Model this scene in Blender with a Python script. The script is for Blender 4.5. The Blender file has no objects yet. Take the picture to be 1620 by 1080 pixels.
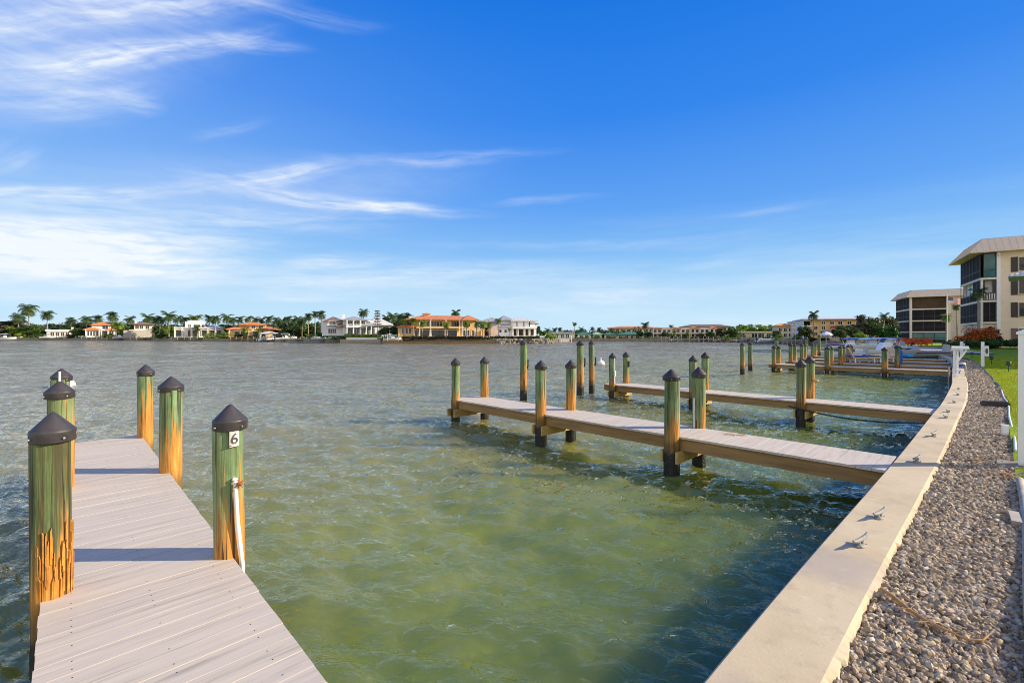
import bpy, math, random
import numpy as np
from mathutils import Vector, Matrix
R = math.radians
SC = bpy.context.scene
COL = SC.collection
F, CX, HY, ZC = 720.0, 810.0, 531.0, 2.2      # focal length in photo pixels, optical centre, horizon row, eye height above water

# ---------------------------------------------------------------- camera, sky, sun
cam = bpy.data.cameras.new('camera')
cam.sensor_width = 36.0
cam.lens = 36.0 * F / 1620.0
cam.shift_y = -(540.0 - HY) / 1620.0
cam.clip_start, cam.clip_end = 0.05, 6000.0
camo = bpy.data.objects.new('camera', cam)
camo.location = (0, 0, ZC)
camo.rotation_euler = (R(90), 0, 0)
COL.objects.link(camo)
SC.camera = camo

SUN_EL, SUN_AZ = 25.0, 89.0                    # azimuth clockwise from +Y
SUN_STRENGTH = 5.0
EXPOSURE = 0.62
SKY_SCALE = 0.12
ts = Vector((math.cos(R(SUN_EL)) * math.sin(R(SUN_AZ)), math.cos(R(SUN_EL)) * math.cos(R(SUN_AZ)), math.sin(R(SUN_EL))))
sl = bpy.data.lights.new('sun', 'SUN')
sl.energy, sl.angle, sl.color = SUN_STRENGTH, R(0.5), (1.0, 0.86, 0.64)
so = bpy.data.objects.new('sun', sl)
so.rotation_euler = (-ts).to_track_quat('-Z', 'Y').to_euler()
so.location = ts * 60
COL.objects.link(so)

SC.view_settings.view_transform = 'Standard'
SC.view_settings.look = 'None'
SC.view_settings.exposure = EXPOSURE
SC.view_settings.gamma = 1.0
SC.cycles.filter_width = 0.95
SC.cycles.max_bounces = 6
SC.cycles.caustics_reflective = False
SC.cycles.caustics_refractive = False


class G:
    """small node-graph helper"""
    def __init__(self, tree):
        self.t = tree
        self.t.nodes.clear()

    def n(self, kind, **props):
        nd = self.t.nodes.new(kind)
        for k, v in props.items():
            setattr(nd, k, v)
        return nd

    def s(self, sock, val):
        if hasattr(val, 'is_output') or isinstance(val, bpy.types.NodeSocket):
            self.t.links.new(val, sock)
        elif val is not None:
            if sock.type == 'RGBA' and len(val) == 3:
                val = (*val, 1.0)
            sock.default_value = val

    def math(self, op, a, b=None, clamp=False):
        nd = self.n('ShaderNodeMath', operation=op, use_clamp=clamp)
        self.s(nd.inputs[0], a)
        if b is not None:
            self.s(nd.inputs[1], b)
        return nd.outputs[0]

    def vmath(self, op, a, b=None):
        nd = self.n('ShaderNodeVectorMath', operation=op)
        self.s(nd.inputs[0], a)
        if b is not None:
            self.s(nd.inputs[1], b)
        return nd.outputs['Value'] if op in ('LENGTH', 'DOT_PRODUCT', 'DISTANCE') else nd.outputs['Vector']

    def mix(self, fac, a, b, mode='MIX'):
        nd = self.n('ShaderNodeMix', data_type='RGBA', blend_type=mode)
        self.s(nd.inputs[0], fac)
        self.s(nd.inputs[6], a)
        self.s(nd.inputs[7], b)
        return nd.outputs[2]

    def ramp(self, fac, stops, interp='LINEAR'):
        nd = self.n('ShaderNodeValToRGB')
        cr = nd.color_ramp
        cr.interpolation = interp
        while len(cr.elements) < len(stops):
            cr.elements.new(0.5)
        for e, (p, c) in zip(cr.elements, stops):
            e.position = p
            e.color = (*c, 1.0) if hasattr(c, '__len__') else (c, c, c, 1.0)
        self.s(nd.inputs[0], fac)
        return nd.outputs[0]

    def rng(self, val, a, b, c=0.0, d=1.0, smooth=True):
        nd = self.n('ShaderNodeMapRange', interpolation_type='SMOOTHSTEP' if smooth else 'LINEAR')
        for i, x in enumerate((val, a, b, c, d)):
            self.s(nd.inputs[i], x)
        return nd.outputs[0]

    def noise(self, vec, scale=1.0, detail=3.0, rough=0.5, dist=0.0, col=False):
        nd = self.n('ShaderNodeTexNoise')
        if vec is not None:
            self.s(nd.inputs['Vector'], vec)
        self.s(nd.inputs['Scale'], scale)
        self.s(nd.inputs['Detail'], detail)
        self.s(nd.inputs['Roughness'], rough)
        self.s(nd.inputs['Distortion'], dist)
        return nd.outputs['Color' if col else 'Fac']

    def map(self, vec, loc=(0, 0, 0), rot=(0, 0, 0), scale=(1, 1, 1), kind='POINT'):
        nd = self.n('ShaderNodeMapping', vector_type=kind)
        self.s(nd.inputs[0], vec)
        if kind != 'NORMAL':
            self.s(nd.inputs[1], loc)
        self.s(nd.inputs[2], rot)
        self.s(nd.inputs[3], scale)
        return nd.outputs[0]

    def xyz(self, vec):
        nd = self.n('ShaderNodeSeparateXYZ')
        self.s(nd.inputs[0], vec)
        return nd.outputs

    def comb(self, x, y, z=0.0):
        nd = self.n('ShaderNodeCombineXYZ')
        for i, v in enumerate((x, y, z)):
            self.s(nd.inputs[i], v)
        return nd.outputs[0]

    def bump(self, h, strength=0.3, dist=0.02, normal=None):
        nd = self.n('ShaderNodeBump')
        self.s(nd.inputs['Strength'], strength)
        self.s(nd.inputs['Distance'], dist)
        self.s(nd.inputs['Height'], h)
        if normal is not None:
            self.s(nd.inputs['Normal'], normal)
        return nd.outputs[0]


# ---- sky: Nishita daylight graded to the deep blue of the photograph, with high cirrus fixed in world directions
world = bpy.data.worlds.new('World')
SC.world = world
world.use_nodes = True
g = G(world.node_tree)
tc = g.n('ShaderNodeTexCoord').outputs['Generated']
sky = g.n('ShaderNodeTexSky', sky_type='NISHITA')
sky.sun_disc = False
sky.sun_elevation = R(SUN_EL)
sky.sun_rotation = R(SUN_AZ)
sky.air_density, sky.dust_density, sky.ozone_density = 1.0, 0.4, 2.5
dx, dy, dz = g.xyz(tc)
el = g.math('ARCSINE', g.math('MAXIMUM', dz, -0.2))
az = g.math('ARCTAN2', dx, dy)
grad = g.ramp(g.math('MULTIPLY', el, 1.0 / 0.8), [
    (0.0, (0.62, 0.83, 0.98)), (0.06, (0.52, 0.78, 0.98)), (0.16, (0.29, 0.60, 0.95)),
    (0.33, (0.120, 0.375, 0.92)), (0.55, (0.034, 0.245, 0.86)), (0.80, (0.009, 0.185, 0.77)), (1.0, (0.006, 0.150, 0.68))])
nis = g.mix(1.0, sky.outputs[0], (1.0, 1.0, 1.0, 1), 'MULTIPLY')
sc_ = g.n('ShaderNodeVectorMath', operation='SCALE')
g.s(sc_.inputs[0], nis)
sc_.inputs['Scale'].default_value = SKY_SCALE
base = g.mix(0.97, sc_.outputs[0], grad)
# paler toward the left half of the view
lf = g.math('MULTIPLY', g.rng(az, 0.25, -1.0), g.rng(el, 0.75, 0.15))
base = g.mix(g.math('MULTIPLY', lf, 0.28), base, (0.55, 0.78, 1.0))
ae = g.comb(az, el, 0.0)


def direction(px, py):
    a = math.atan((px - CX) / F)
    return a, math.atan((HY - py) / F * math.cos(a))


def streak_frame(px, py, hl, hw, ang, kl, kw):
    """a straight cirrus streak as (centre, rotation, half sizes) in azimuth and elevation"""
    cx_, sy_ = math.cos(R(ang)), math.sin(R(ang))
    h = min(hl, 260)
    a1, e1 = direction(px - h * cx_, py + h * sy_)
    a2, e2 = direction(px + h * cx_, py - h * sy_)
    a0, e0 = direction(px, py)
    L = math.hypot(a2 - a1, e2 - e1) / 2 * hl / h
    return (a0, e0, 0), (0, 0, math.atan2(e2 - e1, a2 - a1)), (L * kl, hw / F * math.cos(a0) * kw * math.cos(e0), 1)


warp = g.vmath('SCALE', g.vmath('SUBTRACT', g.noise(g.map(ae, scale=(5, 11, 1)), 1.0, 3.0, 0.55, col=True), (0.5, 0.5, 0.5)))
warp.node.inputs['Scale'].default_value = 0.030
wae = g.vmath('ADD', ae, warp)
streaks = [(250, 2, 340, 36, 3, .78, 0), (200, 92, 300, 22, 7, .95, 1), (60, 40, 260, 26, 6, .5, 27), (470, 22, 160, 16, -12, .35, 28), (390, 68, 120, 16, -8, .5, 23), (100, 150, 190, 50, 2, .5, 2), (200, 158, 70, 22, -10, .42, 3),
           (440, 277, 150, 17, 10, .85, 4), (690, 253, 220, 13, 1, .42, 5), (545, 320, 265, 15, -5.8, 1.15, 6), (100, 306, 300, 16, 1, .85, 7), (620, 326, 110, 10, -4, .6, 24),
           (330, 345, 460, 26, -2, .60, 8), (80, 400, 440, 56, -3, 1.7, 9), (240, 372, 330, 18, -4, .8, 25), (530, 416, 95, 13, 2, .75, 10), (620, 440, 440, 26, 2, .6, 11),
           (1220, 333, 120, 8, 8, .22, 12), (860, 316, 120, 7, 3, .25, 13), (1180, 404, 230, 12, 5, .22, 14), (1130, 420, 90, 8, 2, .25, 15),
           (170, 448, 100, 7, 0, .6, 16), (130, 470, 210, 13, -2, .65, 17), (360, 205, 80, 14, 14, .2, 18), (20, 250, 60, 30, 30, .35, 19),
           (980, 470, 120, 26, 0, .45, 20), (480, 470, 150, 10, 0, .5, 22), (1000, 385, 300, 10, 3, .3, 26)]
cloud = None
for (px, py, hl, hw, ang, st, k) in streaks:
    m = g.map(wae, *streak_frame(px, py, hl, hw, ang, 1.15, 1.25), kind='TEXTURE')
    mask = g.rng(g.vmath('LENGTH', m), 1.0, 0.0)
    ln = g.noise(g.vmath('ADD', g.vmath('MULTIPLY', m, (hl / 105.0, hw / 8.0 if hw < 30 else hw / 12.0, 1)), (k * 7.3, k * 3.1, k)), 1.0, 5.0, 0.58, 0.0)
    v = g.math('MULTIPLY', mask, g.math('MULTIPLY', g.rng(ln, 0.18, 0.86), st))
    cloud = v if cloud is None else g.math('ADD', cloud, v)
for (px, py, hl, hw, ang, st) in ((20, 400, 620, 105, 0, .50), (40, 60, 600, 150, 4, .36), (420, 300, 520, 70, 2, .22), (900, 460, 900, 60, 0, .25)):
    m = g.map(wae, *streak_frame(px, py, hl, hw, ang, 1.0, 1.0), kind='TEXTURE')
    cloud = g.math('ADD', cloud, g.math('MULTIPLY', g.rng(g.vmath('LENGTH', m), 1.0, 0.0), st))
fine = g.noise(g.map(wae, scale=(14, 60, 1)), 1.0, 5.0, 0.6, 0.3)
cloud = g.math('MULTIPLY', cloud, g.rng(fine, 0.15, 0.75, 0.55, 1.1), clamp=True)
# a thin veil of streaks low over the horizon
veil = g.math('MULTIPLY', g.rng(g.noise(g.map(wae, scale=(2.2, 24, 1)), 1.0, 5.0, 0.55), 0.42, 0.75), g.rng(el, 0.30, 0.03))
cloud = g.math('ADD', cloud, g.math('MULTIPLY', veil, 0.30), clamp=True)
final = g.mix(cloud, base, (0.90, 0.96, 1.02))
# unseen bright broken cloud added behind the viewer to fill facing house fronts
back = g.math('MULTIPLY', g.rng(dy, 0.05, -0.55), g.rng(el, 1.25, 0.5))
back = g.math('MULTIPLY', back, g.rng(g.noise(g.map(tc, scale=(2.5, 2.5, 5)), 1.0, 5, 0.6), 0.30, 0.62, 0.35, 1.0))
final = g.mix(back, final, (1.35, 1.26, 1.12))
bg = g.n('ShaderNodeBackground')
g.s(bg.inputs[0], final)
bg.inputs[1].default_value = 2 ** -EXPOSURE
out = g.n('ShaderNodeOutputWorld')
g.t.links.new(bg.outputs[0], out.inputs[0])
world.cycles.sampling_method = 'AUTOMATIC'

# ---------------------------------------------------------------- frames and helpers
DA = R(134.4)
U = np.array((math.cos(DA), math.sin(DA)))     # out along the docks
V = np.array((-U[1] * -1.0, U[0] * -1.0))      # along the sea wall, away from the camera
V = np.array((U[1], -U[0]))


def UV(u, v):
    p = U * u + V * v
    return float(p[0]), float(p[1])


def at(px, Y):
    return (px - CX) / F * Y, Y


def zat(py, Y):
    return ZC + (HY - py) / F * Y


def ground(px, py, z):
    Y = (ZC - z) * F / (py - HY)
    return (px - CX) / F * Y, Y


def tag(o, label=None, cat=None, group=None, kind=None):
    if label:
        o['label'] = label
    if cat:
        o['category'] = cat
    if group:
        o['group'] = group
    if kind:
        o['kind'] = kind
    return o


def empty(name, loc=(0, 0, 0), rz=0.0):
    o = bpy.data.objects.new(name, None)
    o.empty_display_size = 0.2
    o.location = loc
    o.rotation_euler = (0, 0, rz)
    COL.objects.link(o)
    return o


def link(name, me, parent=None, loc=None, rz=None, scale=None):
    o = bpy.data.objects.new(name, me)
    if loc is not None:
        o.location = loc
    if rz is not None:
        o.rotation_euler = (0, 0, rz)
    if scale is not None:
        o.scale = scale if hasattr(scale, '__len__') else (scale,) * 3
    if parent is not None:
        o.parent = parent
    COL.objects.link(o)
    return o


def children(o):
    return [c for c in COL.objects if c.parent == o]


def copy_tree(o, parent=None):
    c = o.copy()
    COL.objects.link(c)
    c.parent = parent
    for ch in list(o.children):
        copy_tree(ch, c)
    return c


class MB:
    """mesh builder"""
    def __init__(self):
        self.v, self.f, self.m, self.s = [], [], [], []

    def add(self, verts, faces, mi=0, smooth=False):
        b = len(self.v)
        self.v += [tuple(p) for p in verts]
        for f in faces:
            self.f.append(tuple(b + i for i in f))
            self.m.append(mi)
            self.s.append(smooth)
        return self

    def box(self, x0, x1, y0, y1, z0, z1, mi=0):
        return self.add([(x0, y0, z0), (x1, y0, z0), (x1, y1, z0), (x0, y1, z0), (x0, y0, z1), (x1, y0, z1), (x1, y1, z1), (x0, y1, z1)],
                        [(0, 3, 2, 1), (4, 5, 6, 7), (0, 1, 5, 4), (1, 2, 6, 5), (2, 3, 7, 6), (3, 0, 4, 7)], mi)

    def beam(self, p, q, w, h, mi=0, up=(0, 0, 1)):
        p, q = Vector(p), Vector(q)
        d = (q - p).normalized()
        up = Vector(up)
        if abs(d.dot(up)) > 0.98:
            up = Vector((1, 0, 0))
        s = d.cross(up).normalized() * w / 2
        t = s.normalized().cross(d).normalized() * h / 2
        vs = [p - s - t, p + s - t, p + s + t, p - s + t, q - s - t, q + s - t, q + s + t, q - s + t]
        return self.add(vs, [(0, 1, 2, 3), (7, 6, 5, 4), (0, 4, 5, 1), (1, 5, 6, 2), (2, 6, 7, 3), (3, 7, 4, 0)], mi)

    def board(self, x0, x1, y0, y1, z0, z1, c=0.004, mi=0):
        """plank along y with chamfered long top edges"""
        pr = [(x0, z0), (x1, z0), (x1, z1 - c), (x1 - c, z1), (x0 + c, z1), (x0, z1 - c)]
        vs = [(x, y0, z) for x, z in pr] + [(x, y1, z) for x, z in pr]
        fs = [(i, (i + 1) % 6, (i + 1) % 6 + 6, i + 6) for i in range(6)] + [(5, 4, 3, 2, 1, 0), (6, 7, 8, 9, 10, 11)]
        return self.add(vs, fs, mi)

    def tube(self, pts, r, n=8, mi=0, cap=True, smooth=True):
        pts = [Vector(p) for p in pts]
        rs = r if hasattr(r, '__len__') else [r] * len(pts)
        vs, fs = [], []
        ref = Vector((0, 0, 1))
        for i, p in enumerate(pts):
            d = (pts[min(i + 1, len(pts) - 1)] - pts[max(i - 1, 0)]).normalized()
            if abs(d.dot(ref)) > 0.95:
                rr = Vector((1, 0, 0))
            else:
                rr = ref
            a = d.cross(rr).normalized()
            b = a.cross(d).normalized()
            for k in range(n):
                t = 2 * math.pi * k / n
                vs.append(p + (a * math.cos(t) + b * math.sin(t)) * rs[i])
        for i in range(len(pts) - 1):
            for k in range(n):
                k2 = (k + 1) % n
                fs.append((i * n + k, i * n + k2, (i + 1) * n + k2, (i + 1) * n + k))
        self.add(vs, fs, mi, smooth)
        if cap:
            b = len(pts) - 1
            self.add([vs[k] for k in range(n)], [tuple(range(n))[::-1]], mi)
            self.add([vs[b * n + k] for k in range(n)], [tuple(range(n))], mi)
        return self

    def lathe(self, prof, n=24, mi=0, smooth=True, c=(0, 0, 0)):
        vs, fs = [], []
        for (r, z) in prof:
            for k in range(n):
                t = 2 * math.pi * k / n
                vs.append((c[0] + r * math.cos(t), c[1] + r * math.sin(t), c[2] + z))
        for i in range(len(prof) - 1):
            for k in range(n):
                k2 = (k + 1) % n
                fs.append((i * n + k, i * n + k2, (i + 1) * n + k2, (i + 1) * n + k))
        return self.add(vs, fs, mi, smooth)

    def build(self, name, mats, parent=None, loc=None, rz=None):
        me = self.mesh(name, mats)
        return link(name, me, parent, loc, rz)

    def mesh(self, name, mats):
        me = bpy.data.meshes.new(name)
        me.from_pydata(self.v, [], self.f)
        for m in (mats if isinstance(mats, (list, tuple)) else [mats]):
            me.materials.append(m)
        me.polygons.foreach_set('material_index', self.m)
        me.polygons.foreach_set('use_smooth', self.s)
        me.update()
        return me


def np_mesh(name, verts, faces, mat, tint=None, smooth=False):
    """mesh from numpy arrays, faces (n,k); tint: per-vertex value 0..1 stored as attribute 'tint'"""
    me = bpy.data.meshes.new(name)
    nv, (nf, k) = len(verts), faces.shape
    me.vertices.add(nv)
    me.vertices.foreach_set('co', np.asarray(verts, np.float32).ravel())
    me.loops.add(nf * k)
    me.loops.foreach_set('vertex_index', faces.astype(np.int32).ravel())
    me.polygons.add(nf)
    me.polygons.foreach_set('loop_start', np.arange(0, nf * k, k, dtype=np.int32))
    me.polygons.foreach_set('loop_total', np.full(nf, k, np.int32))
    me.polygons.foreach_set('use_smooth', np.full(nf, smooth, bool))
    me.materials.append(mat)
    if tint is not None:
        a = me.attributes.new('tint', 'FLOAT', 'POINT')
        a.data.foreach_set('value', np.asarray(tint, np.float32))
    me.update(calc_edges=True)
    me.validate()
    return me


# ---------------------------------------------------------------- materials
def new_mat(name):
    m = bpy.data.materials.new(name)
    m.use_nodes = True
    g = G(m.node_tree)
    p = g.n('ShaderNodeBsdfPrincipled')
    o = g.n('ShaderNodeOutputMaterial')
    g.t.links.new(p.outputs[0], o.inputs[0])
    return m, g, p


def plain(name, col, rough=0.6, vary=0.12, scale=3.0, bump=0.0, metal=0.0, spec=0.5, bscale=None, bdist=0.01):
    m, g, p = new_mat(name)
    co = g.n('ShaderNodeTexCoord').outputs['Object']
    n = g.noise(co, scale, 4.0, 0.6)
    lo = tuple(c * (1 - vary) for c in col)
    hi = tuple(min(1, c * (1 + vary)) for c in col)
    g.s(p.inputs['Base Color'], g.ramp(n, [(0.3, lo), (0.7, hi)]))
    g.s(p.inputs['Roughness'], rough)
    g.s(p.inputs['Metallic'], metal)
    g.s(p.inputs['Specular IOR Level'], spec)
    if bump:
        g.s(p.inputs['Normal'], g.bump(g.noise(co, bscale or scale * 6, 4.0, 0.6), bump, bdist))
    return m


def leafy(name, dark, light, rough=0.55):
    m, g, p = new_mat(name)
    at_ = g.n('ShaderNodeAttribute', attribute_name='tint').outputs['Fac']
    rnd = g.n('ShaderNodeObjectInfo').outputs['Random']
    t = g.math('ADD', g.math('MULTIPLY', at_, 0.85), g.math('MULTIPLY', rnd, 0.15))
    c = g.ramp(t, [(0.0, dark), (1.0, light)])
    g.s(p.inputs['Base Color'], c)
    g.s(p.inputs['Roughness'], rough)
    g.s(p.inputs['Specular IOR Level'], 0.3)
    tr = g.n('ShaderNodeBsdfTranslucent')
    g.s(tr.inputs[0], c)
    mx = g.n('ShaderNodeMixShader')
    mx.inputs[0].default_value = 0.3
    g.t.links.new(p.outputs[0], mx.inputs[1])
    g.t.links.new(tr.outputs[0], mx.inputs[2])
    out = [n for n in g.t.nodes if n.type == 'OUTPUT_MATERIAL'][0]
    g.t.links.new(mx.outputs[0], out.inputs[0])
    return m


M = {}
M['white'] = plain('white_paint', (.80, .80, .79), .55, .05)
M['stucco_white'] = plain('white_stucco', (.78, .77, .75), .8, .06, 2, .15)
M['stucco_cream'] = plain('cream_stucco', (.76, .64, .49), .85, .06, 1.2, .15, bscale=40)
M['stucco_beige'] = plain('beige_stucco', (.62, .53, .42), .85, .07, 1.2, .15)
M['stucco_yellow'] = plain('yellow_stucco', (.75, .50, .20), .85, .07, 1.0)
M['stucco_pink'] = plain('pink_stucco', (.74, .55, .44), .85, .06, 1.0)
M['stucco_grey'] = plain('grey_white_siding', (.66, .68, .72), .8, .05, 1.0)
M['trim'] = plain('cream_trim', (.76, .68, .56), .7, .05)
M['garden_wall'] = plain('garden_wall_stone', (.42, .38, .33), .9, .2, 2.0, .3)


def tiles(name, a, b, sc=3.0):
    m, g, p = new_mat(name)
    co = g.n('ShaderNodeTexCoord').outputs['Object']
    w = g.n('ShaderNodeTexWave', bands_direction='X')
    g.s(w.inputs['Vector'], co)
    w.inputs['Scale'].default_value = sc
    n = g.noise(co, 1.3, 5, .65)
    g.s(p.inputs['Base Color'], g.mix(g.rng(n, .3, .7), a, b))
    g.s(p.inputs['Roughness'], .75)
    g.s(p.inputs['Normal'], g.bump(w.outputs['Fac'], .5, .05))
    return m


M['roof_terracotta'] = tiles('terracotta_roof_tiles', (.50, .15, .045), (.68, .27, .10))
M['roof_brown'] = tiles('brown_roof_tiles', (.16, .10, .075), (.25, .17, .13))
M['roof_grey'] = tiles('grey_roof_tiles', (.26, .26, .28), (.40, .39, .40))
M['roof_pale'] = tiles('pale_roof_tiles', (.50, .49, .48), (.66, .64, .62))
M['roof_green'] = tiles('green_metal_roof', (.02, .16, .13), (.04, .22, .18))
M['roof_pale_green'] = tiles('pale_green_roof', (.36, .52, .38), (.44, .60, .44))
M['roof_orange'] = tiles('orange_roof_tiles', (.72, .28, .05), (.80, .38, .09))
M['roof_metal'] = tiles('grey_metal_roof', (.52, .53, .57), (.62, .62, .66), 1.5)
M['roof_tan'] = plain('tan_standing_seam_roof', (.74, .58, .40), .6, .06, .8)


def glassy(name, col, rough=.08, spec=.5):
    m, g, p = new_mat(name)
    co = g.n('ShaderNodeTexCoord').outputs['Object']
    n = g.noise(co, .6, 3, .6)
    g.s(p.inputs['Base Color'], g.ramp(n, [(.3, tuple(c * .5 for c in col)), (.7, col)]))
    g.s(p.inputs['Roughness'], rough)
    g.s(p.inputs['Specular IOR Level'], spec)
    return m


M['glass'] = glassy('dark_window_glass', (.05, .06, .075))
M['glass_teal'] = glassy('teal_window_glass', (.06, .20, .20))
M['screen'] = glassy('dark_insect_screen', (.030, .029, .034), .7, .08)
M['screen_brown'] = glassy('brown_insect_screen', (.12, .078, .045), .7, .08)
M['frame_dark'] = plain('bronze_frame', (.035, .03, .03), .5, .1)
M['shutter'] = plain('dark_brown_shutter', (.045, .035, .03), .6, .1)
M['orange_awning'] = plain('orange_awning', (.75, .16, .04), .8, .05)
M['chair_red'] = plain('orange_red_chair_plastic', (.72, .085, .022), .5, .08)
M['boat_white'] = plain('white_gelcoat', (.80, .81, .83), .25, .03)
M['boat_grey'] = plain('grey_gelcoat', (.35, .37, .40), .3, .05)
M['canvas_blue'] = plain('blue_canvas', (.01, .09, .42), .8, .1)
M['canvas_navy'] = plain('navy_canvas', (.035, .035, .11), .8, .15)
M['canvas_grey'] = plain('grey_canvas', (.28, .29, .33), .8, .1)
M['canvas_beige'] = plain('beige_canvas', (.60, .44, .30), .85, .1, 4)
M['metal'] = plain('galvanised_metal', (.42, .42, .42), .4, .15, 12, .2, metal=.8)
M['alu'] = plain('painted_aluminium', (.55, .56, .58), .45, .08, metal=.3)
M['black_plastic'] = plain('black_plastic', (.02, .02, .022), .45, .2)
M['green_plastic'] = plain('dark_green_plastic', (.02, .06, .05), .45, .2)
M['trunk'] = plain('palm_trunk_bark', (.30, .25, .19), .9, .25, 4, .4)
M['bark'] = plain('tree_bark', (.10, .075, .055), .9, .25, 4, .4)
M['leaf_palm'] = leafy('palm_fronds', (.022, .055, .016), (.12, .18, .045))
M['leaf_palm_bright'] = leafy('bright_palm_fronds', (.05, .10, .015), (.28, .36, .05))
M['leaf_dark'] = leafy('dark_tree_leaves', (.022, .052, .016), (.11, .165, .042))
M['leaf_mid'] = leafy('green_tree_leaves', (.03, .075, .012), (.15, .23, .04))
M['leaf_bright'] = leafy('bright_green_leaves', (.08, .17, .015), (.34, .46, .055))
M['leaf_hedge'] = leafy('hedge_leaves', (.012, .05, .010), (.06, .16, .025))
M['leaf_orange'] = leafy('copper_orange_leaves', (.22, .035, .010), (.85, .27, .04))
M['leaf_maroon'] = leafy('dark_maroon_leaves', (.014, .006, .005), (.11, .028, .014))
M['leaf_olive'] = leafy('olive_tree_leaves', (.035, .035, .018), (.14, .135, .06))
M['leaf_far'] = leafy('distant_leaves', (.028, .056, .026), (.11, .155, .065))


def m_pile(name='weathered_green_piling_wood', dark=0.0):
    m, g, p = new_mat(name)
    co = g.n('ShaderNodeTexCoord').outputs['Object']
    rnd = g.n('ShaderNodeObjectInfo').outputs['Random']
    off = g.comb(g.math('MULTIPLY', rnd, 37.0), g.math('MULTIPLY', rnd, 11.0), g.math('MULTIPLY', rnd, 53.0))
    q = g.vmath('ADD', co, off)
    x, y, z = g.xyz(co)
    st = g.noise(g.map(q, scale=(26, 26, 1.3)), 1.0, 5, .65, .3)       # vertical grain
    st2 = g.noise(g.map(q, scale=(70, 70, 2.2)), 1.0, 4, .6)
    bl = g.noise(g.map(q, scale=(6, 6, 2.2)), 1.0, 4, .6, .3)
    green = g.ramp(bl, [(.28, (.075, .115, .045)), (.48, (.15, .235, .105)), (.66, (.21, .32, .16)), (.8, (.28, .33, .12))])
    green = g.mix(g.rng(st, .50, .78), green, (.30, .33, .14))
    green = g.mix(g.rng(g.noise(g.map(q, scale=(17, 17, .8)), 1.0, 3, .6), .60, .78, 0, .75), green, (.05, .06, .025))
    green = g.mix(g.rng(st2, .60, .74, 0, .75), green, (.40, .26, .09))
    green = g.mix(g.rng(g.noise(g.map(q, scale=(40, 40, .55)), 1.0, 4, .65), .50, .65, 0, .85), green, (.045, .045, .02))
    green = g.mix(g.rng(g.noise(g.map(q, scale=(3, 3, .9)), 1.0, 3, .6), .50, .66, 0, .6), green, (.16, .17, .055))
    if dark:
        green = g.mix(1.0, green, (.62, .56, .42, 1), 'MULTIPLY')
        green = g.mix(g.rng(g.noise(g.map(q, scale=(22, 22, .7)), 1.0, 4, .65), .38, .62, 0, dark), green, (.050, .042, .016))
        green = g.mix(g.rng(g.noise(g.map(q, scale=(30, 30, .6)), 1.0, 4, .65), .62, .70, 0, dark), green, (.26, .115, .03))
    orange = g.ramp(g.noise(g.map(q, scale=(34, 34, 2.0)), 1.0, 5, .65, .4), [(.30, (.10, .048, .014)), (.45, (.44, .19, .034)), (.62, (.57, .27, .050)), (.8, (.56, .38, .13))])
    # worn bare wood: low on the pile, higher on the side the boats rub
    nrm = g.xyz(g.n('ShaderNodeNewGeometry').outputs['Normal'])[0]
    side = g.math('ADD', g.math('MULTIPLY', nrm, .27), g.math('MULTIPLY', g.math('SUBTRACT', rnd, .5), .35))
    hgt = g.math('ADD', g.math('SUBTRACT', z, .86), g.math('MULTIPLY', g.math('SUBTRACT', st, .5), -1.5))
    hgt = g.math('SUBTRACT', hgt, side)
    hgt = g.math('ADD', hgt, g.math('MULTIPLY', g.math('SUBTRACT', st2, .5), -.9))
    hgt = g.math('ADD', hgt, g.math('MULTIPLY', g.math('SUBTRACT', bl, .5), .5))
    wear = g.rng(hgt, .26, -.16)
    col = g.mix(wear, green, orange)
    crack = g.rng(g.noise(g.map(q, scale=(44, 44, .9)), 1.0, 2, .5, .2), .60, .635)
    col = g.mix(g.math('MULTIPLY', crack, .85), col, (.025, .02, .012))
    # wet, barnacled band at the tide line
    tl = g.math('ADD', z, g.math('MULTIPLY', g.math('SUBTRACT', bl, .5), .22))
    olive = g.rng(tl, .62, .44)
    col = g.mix(g.math('MULTIPLY', olive, .7), col, (.065, .06, .02))
    wet = g.rng(tl, .40, .33)
    vo = g.n('ShaderNodeTexVoronoi')
    g.s(vo.inputs['Vector'], q)
    vo.inputs['Scale'].default_value = 42.0
    barn = g.rng(vo.outputs['Distance'], .30, .18)
    barn = g.math('MULTIPLY', barn, g.rng(g.noise(q, 9, 2, .5), .52, .62))
    black = g.mix(barn, (.012, .012, .011), (.30, .29, .27))
    col = g.mix(wet, col, black)
    g.s(p.inputs['Base Color'], col)
    g.s(p.inputs['Roughness'], g.math('SUBTRACT', .85, g.math('MULTIPLY', wet, .35)))
    h = g.math('ADD', g.math('MULTIPLY', st, 1.0), g.math('MULTIPLY', crack, -1.2))
    h = g.math('ADD', h, g.math('MULTIPLY', st2, .35))
    h = g.math('ADD', h, g.math('MULTIPLY', g.math('MULTIPLY', barn, wet), 1.5))
    g.s(p.inputs['Normal'], g.bump(h, .75, .012))
    return m


M['pile'] = m_pile()
M['pile_dark'] = m_pile('dark_streaked_piling_wood', .85)


def m_cap():
    m, g, p = new_mat('dull_black_cap_plastic')
    co = g.n('ShaderNodeTexCoord').outputs['Object']
    n = g.noise(co, 9, 4, .6)
    g.s(p.inputs['Base Color'], g.ramp(n, [(.3, (.028, .025, .027)), (.75, (.058, .050, .052))]))
    g.s(p.inputs['Roughness'], g.rng(n, .3, .7, .42, .62))
    g.s(p.inputs['Normal'], g.bump(g.noise(co, 40, 3, .5), .12, .004))
    return m


M['cap'] = m_cap()


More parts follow.
